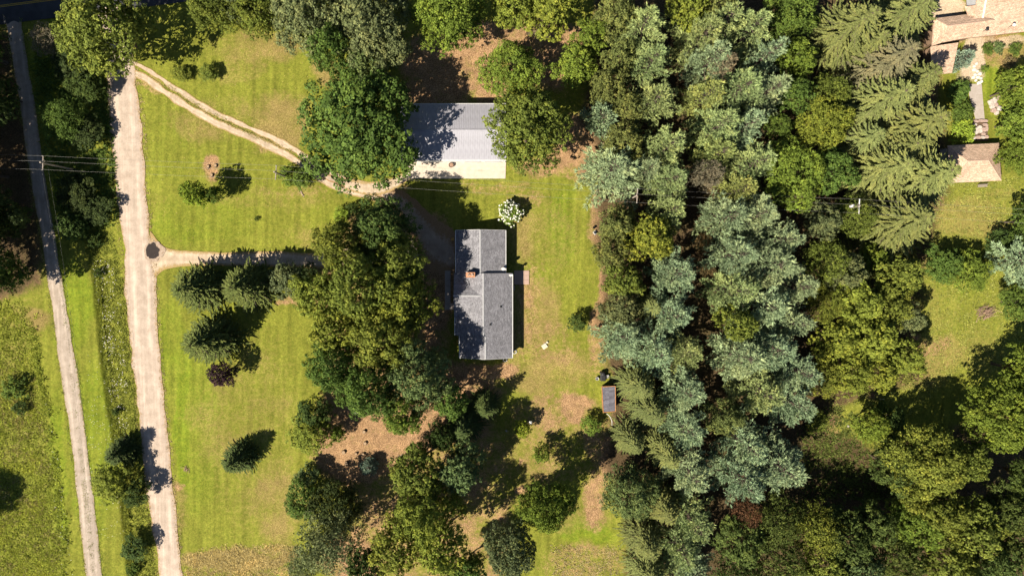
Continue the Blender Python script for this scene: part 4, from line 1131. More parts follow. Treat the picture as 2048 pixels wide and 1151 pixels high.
# ---- oak grove left of the house
rows([("oakL", 762, 458, 70, 15, "dark"), ("oakL", 688, 490, 62, 17.5, "olive"), ("oakL", 795, 522, 66, 15.5, "olive"), ("oakM", 640, 592, 56, 15.0, "yel"), ("oakL", 715, 572, 74, 20.0, "olive"), ("oakL", 806, 600, 70, 16, "yel"), ("oakM", 680, 655, 60, 16.2, "yel"),
      ("oakL", 765, 672, 78, 17.5, "olive"), ("oakL", 672, 728, 64, 16.2, "green"), ("oakL", 738, 776, 70, 17.5, "green"), ("oakL", 838, 752, 70, 16, "mint"), ("ashM", 806, 822, 48, 13.8, "bright"), ("oakM", 902, 800, 38, 11.5, "green")],
     "oaks of the grove left of the house", "{nth} oak from the top in the grove left of the house")
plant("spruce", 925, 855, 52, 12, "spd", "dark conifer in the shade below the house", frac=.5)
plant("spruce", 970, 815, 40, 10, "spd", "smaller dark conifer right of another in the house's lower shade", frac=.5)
# ---- bottom middle
plant("ashM", 625, 870, 46, 7, "yel", "tall yellow-green bush left of the leaf-strewn clearing")
plant("ashM", 628, 822, 38, 7, "dark", "dark leafy tree at the upper left of the leaf-strewn clearing")
plant("smallT", 676, 868, 19, 4.2, "bright", "small round bush inside the leaf-strewn clearing")
plant("pineS", 738, 932, 20, 3.4, "blue", "small blue-green conifer in the leaf-strewn clearing")
plant("smallT", 617, 952, 28, 4, "mint", "pale green small tree at lawn's edge below the yellow-green bush")
plant("ashM", 605, 1000, 40, 7, "green", "green tree at the lawn edge below the clearing")
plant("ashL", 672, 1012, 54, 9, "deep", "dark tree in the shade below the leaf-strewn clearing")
plant("wispy", 652, 1085, 68, 13.8, "grey", "feathery grey-green tree at the bottom end of the front lawn", var=0)
plant("wispy", 605, 1130, 36, 7.5, "grey", "lower grey-green tree at the very bottom beside the mown bank", var=1)
plant("smallT", 832, 900, 22, 4, "green", "small bush at the right rim of the leaf-strewn clearing")
rows([("oakM", 838, 940, 58, 16.2, "olive"), ("oakM", 920, 935, 54, 15.0, "mint"), ("oakL", 850, 1020, 70, 18.8, "yel"), ("oakM", 800, 1085, 62, 16.2, "olive"), ("oakM", 885, 1095, 58, 17.5, "yel"), ("oakM", 735, 1125, 48, 13.8, "dark"), ("oakM", 938, 1140, 40, 11.2, "green"), ("ashM", 890, 872, 36, 11.2, "dark")],
     "oaks at the bottom centre", "{nth} oak from the top in the bottom centre clump")
plant("ashL", 1022, 1098, 62, 15.0, "grey", "grey-green tree at the bottom edge right of the oak clump")
plant("ashL", 1094, 1012, 58, 16, "bright", "green spreading tree on the lower back lawn")
plant("smallT", 1083, 905, 21, 5, "bright", "small green tree with its own shadow on the lower back lawn")
plant("smallT", 1045, 858, 20, 4.5, "lime", "yellowish bush by the feeder pole on the back lawn")
plant("smallT", 1180, 852, 21, 3, "bright", "bush in front of the small shed's lower end")
plant("smallT", 1154, 646, 20, 3.4, "dark", "dark shrub on the back lawn's edge against the pines")
# ---- pine belt
rows([("oakM", 1232, 35, 42, 14.7, "polive"), ("pine", 1290, 70, 66, 17, "pgreen"), ("ashM", 1240, 112, 36, 11.6, "polive"), ("ashM", 1218, 172, 38, 11.6, "polive"), ("pine", 1312, 130, 54, 16, "pgreen"), ("pine", 1310, 212, 63, 17, "pgreen"), ("pineS", 1200, 238, 38, 9, "pblue"), ("ashM", 1255, 215, 34, 12.6, "polive"),
      ("oakM", 1245, 285, 42, 13.7, "polive"), ("pine", 1330, 300, 61, 17, "pgreen"), ("pine", 1222, 345, 76, 14, "pblue"), ("pine", 1335, 362, 56, 16, "pgreen"), ("pine", 1290, 345, 49, 15, "pblue")],
     "upper part of the left pine row", "{nth} tree from the top in the left pine row, above the power line", -1)
rows([("ashM", 1232, 448, 44, 12.6, "polive"), ("pine", 1330, 425, 51, 15, "pgreen"), ("oakM", 1300, 478, 56, 14.7, "yel"), ("ashM", 1225, 505, 42, 12.6, "polive"), ("oakM", 1245, 560, 42, 12.6, "olive"), ("pine", 1345, 545, 63, 17, "pblue"), ("ashM", 1242, 612, 44, 11.6, "grey"), ("spruce", 1300, 612, 36, 13, "sp"), ("pine", 1335, 625, 61, 16, "pblue"),
      ("pine", 1240, 672, 58, 13, "pblue"), ("pine", 1310, 700, 68, 16, "pblue"), ("pine", 1372, 700, 49, 16, "pgreen"), ("spruce", 1275, 770, 50, 14, "sp")],
     "middle part of the left pine row", "{nth} tree from the top in the left pine row beside the back lawn", -1)
rows([("pine", 1362, 780, 56, 16, "pblue"), ("spruce", 1300, 820, 56, 15, "sp"), ("pine", 1378, 850, 56, 16, "pblue"), ("spruce", 1262, 880, 46, 13, "sp"), ("spruce", 1330, 905, 48, 15, "sp"), ("pine", 1395, 935, 61, 16, "pblue"), ("ashL", 1258, 985, 60, 12.6, "mint"), ("spruce", 1325, 1010, 58, 14, "sp"),
      ("pine", 1400, 1030, 54, 15, "pgreen"), ("spruce", 1290, 1080, 54, 14, "sp"), ("pine", 1360, 1090, 61, 15, "pgreen"), ("spruce", 1300, 1150, 54, 14, "sp"), ("pine", 1410, 1130, 54, 15, "pblue"), ("pine", 1355, 1165, 54, 14, "pgreen")],
     "lower part of the left pine row", "{nth} conifer from the top in the left row, below the shed roof", -1)
rows([("oakM", 1370, 15, 46, 14.7, "yel"), ("spruce", 1350, 20, 36, 13, "sp"), ("oakM", 1440, 12, 44, 14.7, "polive"), ("pine", 1375, 85, 61, 17, "pgreen"), ("pine", 1432, 62, 61, 17, "pgreen"), ("pine", 1490, 70, 59, 17, "pgreen"), ("pine", 1410, 135, 59, 18, "pblue"), ("pine", 1520, 120, 54, 16, "pblue"), ("wispy", 1442, 140, 26, 15.8, "greyb"),
      ("pine", 1400, 195, 54, 16, "pyel"), ("pine", 1468, 185, 66, 18, "pgreen"), ("pine", 1525, 190, 56, 16, "pblue"), ("pine", 1405, 262, 61, 17, "pgreen"), ("pine", 1475, 262, 63, 18, "pblue"), ("pine", 1490, 330, 63, 17, "pgreen"), ("pine", 1425, 310, 51, 16, "pyel"), ("wispy", 1410, 348, 34, 14.7, "greyb"), ("pine", 1465, 385, 51, 16, "pyel")],
     "upper part of the right pine row", "{nth} tree from the top in the right pine row, above the power line", 1)
rows([("pine", 1430, 438, 61, 17, "pblue"), ("pine", 1500, 432, 68, 18, "pblue"), ("pine", 1550, 478, 59, 17, "pblue"), ("pine", 1450, 510, 66, 18, "pblue"), ("pine", 1528, 535, 71, 18, "pblue"), ("pine", 1580, 570, 56, 16, "pblue"), ("pine", 1445, 582, 63, 18, "pgreen"), ("pine", 1515, 612, 66, 18, "pblue"), ("oakM", 1470, 648, 42, 16.8, "olive"),
      ("pine", 1575, 645, 59, 17, "pblue"), ("pine", 1455, 712, 68, 18, "pblue"), ("pine", 1530, 695, 66, 18, "pblue"), ("pine", 1582, 735, 56, 17, "pblue"), ("pine", 1505, 775, 66, 17, "pgreen"), ("pine", 1570, 800, 56, 16, "pblue")],
     "middle part of the right pine row", "{nth} blue-green tree from the top in the right pine row, below the wires", 1)
plant("wispy", 1410, 482, 20, 6.3, "brown", "upper brown bush in the dark gap between the pine rows")
plant("wispy", 1418, 545, 18, 6.3, "brown", "lower brown bush in the dark gap between the pine rows")
plant("ashM", 1445, 832, 40, 13.7, "polive", "olive-brown tree between the pine rows near the bottom")
plant("pine", 1485, 880, 68, 17, "pblue", "upper one of the three big pines ending the right row")
plant("pine", 1545, 920, 76, 17, "pblue", "right one of the three big pines ending the right row")
plant("pine", 1475, 945, 68, 17, "pblue", "lower left one of the three big pines ending the right row")
plant("wispy", 1492, 1012, 34, 12.6, "rust", "rust-brown dead tree below the big pines")
# ---- woods bottom right
rows([("wispy", 1550, 1040, 58, 13.7, "wood"), ("oakM", 1480, 1080, 54, 13.7, "wood"), ("wispy", 1625, 1055, 58, 13.7, "olive"), ("oakM", 1690, 1075, 56, 13.7, "wood"), ("wispy", 1560, 1118, 60, 13.7, "wood"), ("oakM", 1640, 1130, 56, 13.7, "olive"), ("oakM", 1745, 1050, 46, 12.6, "wood"), ("ashM", 1715, 1130, 52, 13.7, "mint"),
      ("wispy", 1480, 1150, 56, 12.6, "wood"), ("ashM", 1790, 1110, 52, 13.7, "wood")], "woods along the bottom right", "{nth} tree from the top in the woods along the bottom right")
rows([("ashL", 1850, 915, 84, 16.1, "olive"), ("ashM", 1920, 920, 48, 14.9, "olive"), ("ashM", 1790, 935, 46, 12.6, "wood"), ("oakM", 1870, 1010, 56, 16.1, "olive"), ("ashL", 1830, 1050, 64, 12.6, "bright"), ("oakM", 1925, 1050, 66, 17.2, "olive"), ("ashM", 2010, 1020, 56, 14.9, "wood"), ("oakM", 1895, 1120, 58, 16.1, "olive"), ("ashM", 1975, 1120, 56, 14.9, "wood"), ("ashM", 2045, 1090, 52, 14.9, "wood"), ("ashL", 2070, 960, 56, 16.1, "dark")],
     "trees in the bottom right corner", "{nth} tree from the top in the bottom right corner stand")
plant("ashL", 1995, 835, 80, 16.1, "bright", "bright green tree on the right edge above the corner woods")
plant("ashL", 2075, 745, 70, 17.2, "bright", "bright tree mostly beyond the right edge, shading the field")
plant("ashM", 1742, 850, 38, 9.5, "bright", "lone yellow-green tree at the lower left of the right field")
plant("shrub", 1765, 815, 16, 2, "green", "low bush in the shade beside the white field post")
plant("smallT", 1632, 840, 28, 4.5, "olive", "olive bush beside the reddish bare patch right of the pines")
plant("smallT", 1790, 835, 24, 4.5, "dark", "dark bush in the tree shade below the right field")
# ---- yellowing oaks right of the pines
rows([("ashM", 1640, 440, 42, 11.6, "grey"), ("wispy", 1655, 520, 46, 11.6, "olive"), ("ashM", 1690, 545, 44, 11.6, "grey"), ("oakM", 1800, 552, 46, 11.6, "olive"), ("oakM", 1705, 605, 54, 12.6, "yel"), ("oakM", 1770, 615, 52, 11.6, "olive"), ("wispy", 1650, 610, 38, 10.5, "olive"), ("oakM", 1740, 672, 54, 12.6, "yel"), ("oakM", 1672, 680, 50, 11.6, "yel"), ("ashM", 1818, 640, 34, 8.4, "grey"),
      ("oakM", 1700, 740, 50, 11.6, "yel"), ("oakM", 1800, 710, 48, 10.5, "yel"), ("ashM", 1650, 755, 42, 9.5, "olive"), ("oakM", 1755, 745, 40, 10.5, "yel")], "yellowing oaks right of the pines", "{nth} tree from the top among the yellowing oaks right of the pines")
plant("smallT", 1745, 520, 36, 4.5, "bright", "low bright green bush below the star-shaped spruce")
# ---- trees upper right
plant("ashL", 1580, 25, 56, 12.6, "green", "green tree at the top edge right of the pine rows")
plant("ashM", 1590, 118, 42, 11.6, "bright", "upper tree of the green column right of the pines")
plant("ashM", 1580, 190, 40, 11.6, "green", "lower tree of the green column right of the pines")
plant("wispy", 1655, 185, 40, 11.6, "olive", "olive tree left of the tall spruces")
plant("smallT", 1628, 45, 18, 4, "bright", "little bright bush by the strip of mown grass at the top")
plant("ashM", 1552, 255, 30, 9.5, "green", "small tree against the right pine row")
plant("ashL", 1645, 250, 56, 12.6, "yel", "yellowish tree left of the tall spruces")
plant("ashL", 1590, 345, 72, 12.6, "bright", "broad bright tree right of the pine row above the wires")
plant("ashM", 1662, 340, 48, 11.6, "green", "green tree between the broad bright tree and the spruces")
SG = "tall spruces left of the neighbour house"
plant("spruce", 1695, 62, 92, 17, "sp", "upper left one of the tall spruces beside the tan house", SG)
plant("spruce", 1800, 35, 98, 17, "sp", "tall spruce nearest the top of the tan house", SG)
plant("spruce", 1768, 128, 90, 17, "spb", "brownish tall spruce beside the tan house's lower wing", SG)
plant("spruce", 1822, 166, 78, 14, "sp", "tall spruce overlapping the tan house's narrow lower wing", SG)
plant("spruce", 1758, 205, 88, 17, "sp", "tall spruce at the middle of the spruce stand", SG)
plant("spruce", 1822, 255, 98, 17, "sp", "star-branched spruce left of the yellow hedge", SG)
plant("spruce", 1765, 340, 90, 16, "sp", "tall spruce below the middle of the spruce stand", SG)
plant("spruce", 1848, 352, 88, 16, "sp", "tall spruce overlapping the hip-roofed pavilion", SG)
plant("spruce", 1802, 440, 92, 15, "sp", "big star-shaped spruce at the edge of the right field", var=1)
plant("spruce", 1730, 95, 70, 13, "sp", "lower spruce tucked between the two upper left tall spruces", SG)
plant("spruce", 1790, 300, 72, 14, "sp", "spruce filling the gap above the two lowest tall spruces", SG)
plant("spruce", 1720, 280, 66, 13, "sp", "spruce on the left flank of the spruce stand", SG)
plant("wispy", 1705, 430, 44, 10.5, "olive", "feathery tree below the right utility pole")
plant("pineS", 1923, 118, 23, 5, "blue", "blue spruce tucked against the tan house's lower wing")
plant("smallT", 1914, 182, 24, 3.4, "green", "dark green hedge bush left of the grey garden path")
plant("smallT", 1922, 222, 26, 3.4, "green", "middle hedge bush left of the grey garden path")
plant("smallT", 1925, 262, 28, 3.2, "lime", "yellow hedge bush left of the stone garden steps")
plant("ashM", 2030, 175, 44, 9.5, "bright", "upper one of the bright trees on the right edge")
plant("ashM", 2040, 240, 48, 9.5, "bright", "middle one of the bright trees on the right edge")
plant("ashM", 2045, 308, 42, 8.4, "bright", "lower one of the bright trees on the right edge beside the pavilion")
for (u, v, r, t, l) in ((1975, 98, 12, "green", "left green shrub in the bed below the big tan roof"), (2000, 95, 13, "mint", "middle green shrub in the bed below the big tan roof"), (2030, 98, 14, "green", "right green shrub in the bed below the big tan roof"), (1968, 138, 8, "bright", "tiny shrub beside the white stones"), (2020, 125, 13, "brown", "brownish shrub in the bed above the right edge trees")):
    plant("shrub", u, v, r, 1.4, t, l)
plant("ashM", 1890, 530, 44, 6.3, "green", "left dark bushy tree on the right field", name="broadleaf_tree")
plant("ashM", 1935, 545, 46, 6.3, "bright", "bushy bright tree right of the dark one on the right field")
plant("pine", 2030, 520, 66, 12, "pblue", "blue-green pine on the right edge of the field")
plant("ashM", 2035, 605, 38, 6.3, "green", "green bush behind the brush pile at the right edge")
plant("smallT", 2000, 480, 30, 4, "dark", "dark bush above the blue-green pine at the right edge")
plant("ashM", 2060, 440, 44, 9.5, "green", "green tree half beyond the right edge above the pine")

# ---- flowering hydrangea
def hydrangea():
    x, y = at(1020, 426, 1.2); r = np.random.default_rng(5)
    e = empty("flowering_bush", (x, y, 0), "round white-flowering bush above the house", "shrub")
    p = deciduous(66, 2.3, 2.7, .2, 6, 60, .5, 9, 10, .16, .4, .95)
    link("stem", p["trunk"], e); c = link("foliage", p["crown"], e); c.color = (.17, .26, .04, 1)
    v = np.empty(len(p["crown"].vertices) * 3, np.float32); p["crown"].vertices.foreach_get("co", v); v = v.reshape(-1, 4, 3).mean(1)
    cand = v[(np.linalg.norm(v / np.array([2.3, 2.3, 2.4]), axis=1) > .86)]
    hm = bpy.data.meshes.new("flower_head"); bm = bmesh.new(); bmesh.ops.create_icosphere(bm, subdivisions=1, radius=.15)
    for q in bm.verts: q.co *= 1 + rng.uniform(-.2, .2)
    bm.to_mesh(hm); bm.free(); hm.materials.append(simple("petal_white", (0.75, 0.74, 0.62), .8, .12, 9))
    got = []
    for k in r.permutation(len(cand)):
        q = cand[k]
        if all(np.linalg.norm(q - g) > .23 for g in got):
            got.append(q); o = link("flower_head", hm, e); o.location = q * 1.03; s = r.uniform(.8, 1.4); o.scale = (s, s, s * .8)
        if len(got) > 150: break
hydrangea()
# ------------------------------------------------------------------ utility poles and wires
POLES = []
def pole(u, v, h, rz, label, transformer=False):
    x, y = at(u, v, h); e = empty("utility_pole", (x, y, 0), label, "utility pole", "poles carrying the power line", rz)
    MB().tube([(0, 0, -.3), (0, 0, h + .25)], [.19, .13], 10).build("pole", POLEW, e)
    MB().box(0.16, 0, h - .25, .12, 2.5, .13).build("crossarm", WHT if transformer else POLEW, e)
    pts = []
    for yy in (-1.15, .25, 1.15):
        MB().lathe((.16, yy, h - .19), [(.05, 0), (.08, .05), (.05, .12), (.03, .2)], 8).build("insulator", WHT, e)
        pts.append(Matrix.Rotation(rz, 4, 'Z') @ Vector((.16, yy, 0)) + Vector((x, y, h + .02)))
    for s in (-1, 1): MB().tube([(.16, s * .8, h - .3), (.05, 0, h - .95)], .025, 5).build("brace", GREYWOOD, e)
    if transformer:
        MB().lathe((-.45, .1, h - 1.9), [(.05, 0), (.26, .03), (.28, .1), (.28, .8), (.24, .9), (.05, .94)], 14).build("transformer_can", WHT, e)
        MB().box(-.15, .1, h - 1.5, .25, .1, .1).build("bracket", DARK, e)
    POLES.append(pts); return (x, y, h)
P1 = pole(82, 325, 9.0, math.radians(-3), "utility pole beside the shaded lane at the far left")
P2 = pole(549, 344, 8.8, math.radians(-4), "utility pole on the front lawn left of the great oak")
P3 = pole(1273, 391, 9.6, math.radians(-3), "utility pole rising among the left pine row")
P4 = pole(1718, 412, 10.5, math.radians(-2), "utility pole with a white transformer left of the right field", True)
WIRE = simple("wire", (0.24, 0.23, 0.20), .5, .1, 1)
for k, nm in enumerate(("lowest", "middle", "uppermost")):
    pts = []
    far = Vector(at3(-420, 308, 9.0)); fr = Vector(at3(2500, 452, 9.0)) 
    chain = [POLES[0][k] + Vector((-46, 1.5, 0))] + [P[k] for P in POLES] + [POLES[3][k] + Vector((45, -2.5, -.4))]
    for a, b in zip(chain[:-1], chain[1:]):
        for j in range(12):
            t = j / 12; p = a.lerp(b, t); p.z -= 4 * t * (1 - t) * min(1.1, (b - a).length * .02); pts.append(p)
    pts.append(chain[-1])
    tag(MB().tube(pts, .012, 4, False).build("overhead_wire", WIRE), f"{nm} in the photo of the three wires across the picture", "wire", "overhead wires across the picture")
for k, (u, v) in enumerate(((112, 540), (122, 545))):
    a = Vector((P1[0] + (-.3 if k == 0 else .5), P1[1], P1[2] - .3 - .5 * k)); b = Vector(at3(u + 70, v + 520, 8.5)); pts = []
    for j in range(15):
        t = j / 14; p = a.lerp(b, t); p.z -= 4 * t * (1 - t) * .9; pts.append(p)
    tag(MB().tube(pts, .011, 4, False).build("service_wire", WIRE), ("left" if k == 0 else "right") + " one of the two wires running down along the lane", "wire", "wires along the lane")
# ------------------------------------------------------------------ lawn objects
def lawn_stone(u, v, r, label, mat, h=.3, name="boulder", cat="rock"):
    o = link(name, stone_mesh(int(u * 7 + v), r * SC * 1.3, r * SC * 1.2, h, mat)); x, y = at(u, v); o.location = (x, y, h * .25); return tag(o, label, cat)
x, y = at(1089, 692, .2)
e = empty("wooden_hatch", (x, y, 0), "cream-coloured board hatch lying on the back lawn", "hatch", rz=math.radians(35))
PALE = simple("pale_board", (0.58, 0.54, 0.42), .85, .15, 4)
for k in range(4): MB().box(-.36 + .24 * k, 0, .2, .225, .85, .05).build("plank", PALE, e)
MB().box(0, 0, .09, .9, .75, .18).build("frame", GREYWOOD, e)
lawn_stone(1094.5, 684, 2.2, "small pale block beside the cream hatch", PALE, .3, "stone_block")
# white lawn chair by the pines
x, y = at(1190, 465, .5); e = empty("lawn_chair", (x, y, 0), "white lawn chair at the pines' edge of the back lawn", "chair", rz=2.2)
MB().box(0, 0, .42, .55, .52, .05).build("seat", WHT, e, .02)
bk = MB().box(0, .27, .72, .55, .05, .6).build("backrest", WHT, e, .02)
for sx in (-.24, .24):
    for sy in (-.22, .24): MB().box(sx, sy, .2, .05, .05, .4).build("leg", WHT, e)
    MB().box(sx * 1.2, 0, .62, .06, .5, .04).build("armrest", WHT, e)
x, y = at(1189, 461, .3); e = empty("black_bin", (x - .1, y + .55, 0), "small black pail behind the white lawn chair", "pail")
MB().lathe((0, 0, 0), [(.2, 0), (.25, .5), (.22, .5), (.18, .05), (.01, .05)], 14).build("side", DARK, e)
MB().tube([(.24 * math.cos(a), 0, .48 + .16 * math.sin(a)) for a in [math.pi * k / 8 for k in range(9)]], .012, 5).build("handle", DARK, e)
# coiled hoses at the house corner
for (u, v, l) in ((1029, 703, "white coiled hose at the house's lower right corner"), (1010, 719, "white coiled hose below the house's lower gable")):
    x, y = at(u, v); pts = []
    for j in range(70):
        a = j * .36; rr = .34 + .05 * math.sin(j * .21); pts.append((x + rr * math.cos(a), y + rr * math.sin(a) * .9, .05 + .004 * j * .4))
    tag(MB().tube(pts, .03, 5).build("coiled_hose", WHT), l, "hose")
# yellow chair by the garage
x, y = at(905, 478, .5); e = empty("garden_chair", (x, y, 0), "yellow wooden chair by the upper left wall of the house", "chair", rz=-1.5)
YW = simple("yellow_wood", (0.55, 0.33, 0.08), .7, .15, 5)
for k in range(3): MB().box(-.16 + .16 * k, 0, .42, .14, .45, .04).build("seat_slat", YW, e)
MB().box(0, .24, .7, .48, .04, .45).build("backrest", YW, e)
for sx in (-.22, .22):
    for sy in (-.2, .22): MB().box(sx, sy, .2, .05, .05, .4).build("leg", YW, e)
# feeder pole and ornament on the back lawn
x, y = at(1060, 836); e = empty("feeder_pole", (x, y, 0), "slim pole with a white feeder on the back lawn", "feeder")
MB().tube([(0, 0, -.2), (0, 0, 3.1)], .035, 8).build("pole", DARK, e)
MB().box(0, 0, 3.1, .3, .3, .22).build("feeder_box", WHT, e)
MB().raw([(-.24, -.24, 3.22), (.24, -.24, 3.22), (.24, .24, 3.22), (-.24, .24, 3.22), (0, 0, 3.42)], [(0, 1, 4), (1, 2, 4), (2, 3, 4), (3, 0, 4), (3, 2, 1, 0)]).build("feeder_roof", WHT, e)
x, y = at(1013, 859); e = empty("lawn_ornament", (x, y, 0), "small grey star-like ornament in the shade below the house", "ornament")
MB().tube([(0, 0, -.1), (0, 0, .7)], .03, 6).build("stake", GREYWOOD, e)
mb = MB()
for k in range(5):
    a = 2 * math.pi * k / 5; mb.tube([(0, 0, .7), (.38 * math.cos(a), .38 * math.sin(a), .8)], [.07, .01], 5)
mb.build("star", CAPG, e)
# white post in the right field
x, y = at(1758, 797); e = empty("field_post", (x, y, 0), "thin leaning white post at the lower edge of the right field", "post")
MB().tube([(0, 0, -.2), (-.05, .25, 1.7)], .05, 8).build("shaft", WHT, e); MB().lathe((-.05, .25, 1.68), [(.06, 0), (.07, .03), (.02, .08)], 8).build("cap", WHT, e)
lawn_stone(1696, 851, 2, "small white stone in the reddish bare patch right of the pines", STONE, .3)
# clearing: log stumps, fire bowl
for i, (u, v, r, l) in enumerate(((729, 862, 4, "log stump at the top of the leaf-strewn clearing"), (731, 885, 4, "log stump in the middle of the leaf-strewn clearing"), (688, 903, 4.5, "left log stump in the leaf-strewn clearing"), (694, 925, 5, "lower left log stump in the leaf-strewn clearing"), (727, 907, 3.5, "log stump beside the blue-green conifer"), (713, 906, 3, "small log stump left of another near the blue-green conifer"))):
    x, y = at(u, v); e = empty("log_stump", (x, y, 0), l, "stump", "log stumps in the clearing", i)
    MB().lathe((0, 0, -.05), [(r * SC * 1.0, 0), (r * SC * .88, .2), (r * SC * .85, .42), (r * SC * .8, .45)], 14).build("bark_side", M["bark"], e)
    MB().lathe((0, 0, .40), [(r * SC * .76, 0), (r * SC * .74, .02), (.02, .022)], 14).build("cut_face", simple("cut_wood", (0.36, 0.25, 0.15), .9, .3, 12) if i == 0 else bpy.data.materials["cut_wood"], e)
o = blob_sheet("fire_pit_ash", 722, 826, 14, 9, .035, simple("ash", (0.11, 0.075, 0.06), .95, .4, 3), "dark ash patch at the top of the leaf-strewn clearing", 8, .3)
for i, (u, v) in enumerate(((711, 824), (714, 821), (717, 823))): lawn_stone(u, v, 2.6, ("left", "upper", "right")[i] + " pale stone beside the ash patch in the clearing", STONE, .3)
# stump bed on front lawn
for i, (u, v, l) in enumerate(((417, 333, "left stump in the bare patch on the front lawn"), (432, 331, "right stump in the bare patch on the front lawn"), (424, 350, "lower stump in the bare patch on the front lawn"))):
    x, y = at(u, v); e = empty("tree_stump", (x, y, 0), l, "stump", "stumps on the front lawn", i)
    MB().lathe((0, 0, -.05), [(.42, 0), (.32, .15), (.28, .3), (.26, .33)], 12).build("bark_side", M["bark"], e)
    MB().lathe((0, 0, .275), [(.25, 0), (.24, .02), (.02, .022)], 12).build("cut_face", bpy.data.materials["cut_wood"], e)
# fallen branch near the great oak
def branch_pile(name, u, v, n, L, label, cat, mat, spread, hgt, rz0=0, seed=3, cone=.5):
    r = random.Random(seed); x, y = at(u, v); e = empty(name, (x, y, 0), label, cat)
    for k in range(n):
        a = rz0 + r.gauss(0, cone); l = L * r.uniform(.5, 1.1); cx, cy = r.gauss(0, spread), r.gauss(0, spread * .7); z = r.uniform(.05, hgt)
        d = Vector((math.cos(a), math.sin(a), r.uniform(-.12, .12)))
        p = [Vector((cx, cy, z)) + d * l * t + Vector((r.uniform(-.05, .05), r.uniform(-.05, .05), 0)) for t in (-.5, -.15, .2, .5)]
        for q in p: q.z = max(q.z, .03)
        MB().tube(p, [.05, .045, .03, .012], 5).build("branch", mat, e)
DRYW = simple("dry_branch", (0.36, 0.24, 0.17), .9, .35, 6)
branch_pile("brush_pile", 1973, 622, 46, 2.6, "pile of dry reddish branches at the right field's edge", "brush pile", DRYW, .75, .8, .35, 3, .55)
branch_pile("fallen_branch", 603, 386, 5, 2.0, "fallen forked branch on the lawn below the great oak", "branch", simple("bleached_branch", (0.50, 0.38, 0.27), .9, .2, 6), .2, .15, 2.3, 9, .45)
branch_pile("fallen_twigs", 372, 938, 9, 1.1, "dry twigs lying at the ditch on the lower front lawn", "branch", DRYW, .3, .2, 1.2, 5, 1.2)
branch_pile("twig_pile", 806, 913, 14, 1.3, "grey dead bush at the right rim of the clearing", "branch", simple("grey_branch", (0.30, 0.25, 0.21), .9, .2, 6), .3, .7, .8, 6, 1.4)

# ------------------------------------------------------------------ grass, weeds, flowers, fallen leaves
def scatter(name, poly, dens, hgt, wid, color, label, seed, blades=5, spread=.16, lean=.35, clumpy=.5, mat=None, lift=0.0, edge=0):
    """tufts of blades over a polygon (pixels): too many to count"""
    r = np.random.default_rng(seed); P = np.array([at(*p) for p in poly]); lo = P.min(0); hi = P.max(0)
    lo = np.maximum(lo, [-108, -66]); hi = np.minimum(hi, [108, 62])
    n = int(dens * (hi - lo).prod()); xy = r.uniform(lo, hi, (n, 2))
    ins = polydist(xy[:, 0], xy[:, 1], P) + (r.normal(size=n) * edge)
    xy = xy[ins > 0]
    nz = fbm(xy[:, 0] * .45, xy[:, 1] * .45, seed); nz2 = fbm(xy[:, 0] * 1.5, xy[:, 1] * 1.5, seed + 3)
    keep = r.uniform(size=len(xy)) < (1 - clumpy) + clumpy * smooth(.38, .62, nz); xy = xy[keep]; nz = nz[keep]; nz2 = nz2[keep]
    m = len(xy); b = blades
    base = np.repeat(np.concatenate([xy, np.full((m, 1), lift)], 1), b, 0); k = len(base)
    base[:, :2] += r.normal(size=(k, 2)) * spread
    hh = np.repeat(hgt * (.45 + 1.1 * nz2), b) * r.uniform(.6, 1.2, k)
    D = np.concatenate([r.normal(size=(k, 2)) * lean * 2.6, np.ones((k, 1))], 1); S = np.concatenate([r.normal(size=(k, 2)) * .5, np.ones((k, 1))], 1)
    tn = np.clip(np.repeat(nz, b) * 1.5 - .25 + r.normal(size=k) * .12, 0, 1)
    me = blade_mesh(name, base, D, S, hh, wid * r.uniform(.7, 1.3, k), tn, mat or M["grassblade"])
    o = link(name, me); o.color = (*color, 1); return tag(o, label, kind="stuff")
scatter("meadow_grass", [(-150, 600), (30, 606), (60, 640), (75, 740), (92, 830), (106, 930), (122, 1060), (134, 1180), (-150, 1180)], 13, .38, .16, (.36, .40, .065), "tall rough meadow grass and weeds at the lower left", 1, 6, .2, .5, .55, None, 0, .9)
scatter("meadow_weeds", [(-20, 700), (66, 720), (90, 850), (110, 1000), (128, 1170), (-20, 1170)], 5, .4, .16, (.36, .32, .12), "brown seeding weeds in the lower left meadow", 2, 5, .2, .4, .85)
scatter("meadow_edge_weeds", [(60, 650), (70, 650), (86, 740), (102, 830), (118, 940), (134, 1070), (146, 1180), (134, 1180), (121, 1060), (105, 930), (91, 830), (74, 740)], 12, .55, .16, (.31, .36, .06), "tall weeds along the mown edge of the lower left meadow", 18, 6, .22, .4, .85, None, 0, .35)
scatter("ditch_weeds", [(p[0] + 1, p[1]) for p in DITCH] + [(p[0] + 9, p[1]) for p in DITCH[::-1]], 14, .7, .15, (.25, .28, .05), "tall weeds along the ditch beside the verge", 19, 6, .18, .3, .5)
scatter("verge_grass", VERGE, 13, .28, .14, (.26, .29, .055), "tall grass on the wildflower verge by the road", 3, 6, .18, .45, .4)
scatter("golden_grass", [(372, 1112), (430, 1098), (560, 1088), (600, 1095), (590, 1140), (560, 1180), (375, 1180)], 16, .30, .13, (.62, .50, .22), "golden uncut grass strip at the bottom of the lawn", 4, 6, .18, .6, .4, None, 0, .5)
scatter("field_grass", [(1850, 420), (1880, 375), (2060, 350), (2100, 700), (1900, 760), (1790, 860), (1650, 880), (1640, 800), (1800, 765), (1850, 640)], 4.5, .26, .15, (.33, .35, .09), "loose tall grass of the right field", 5, 6, .2, .55, .55)
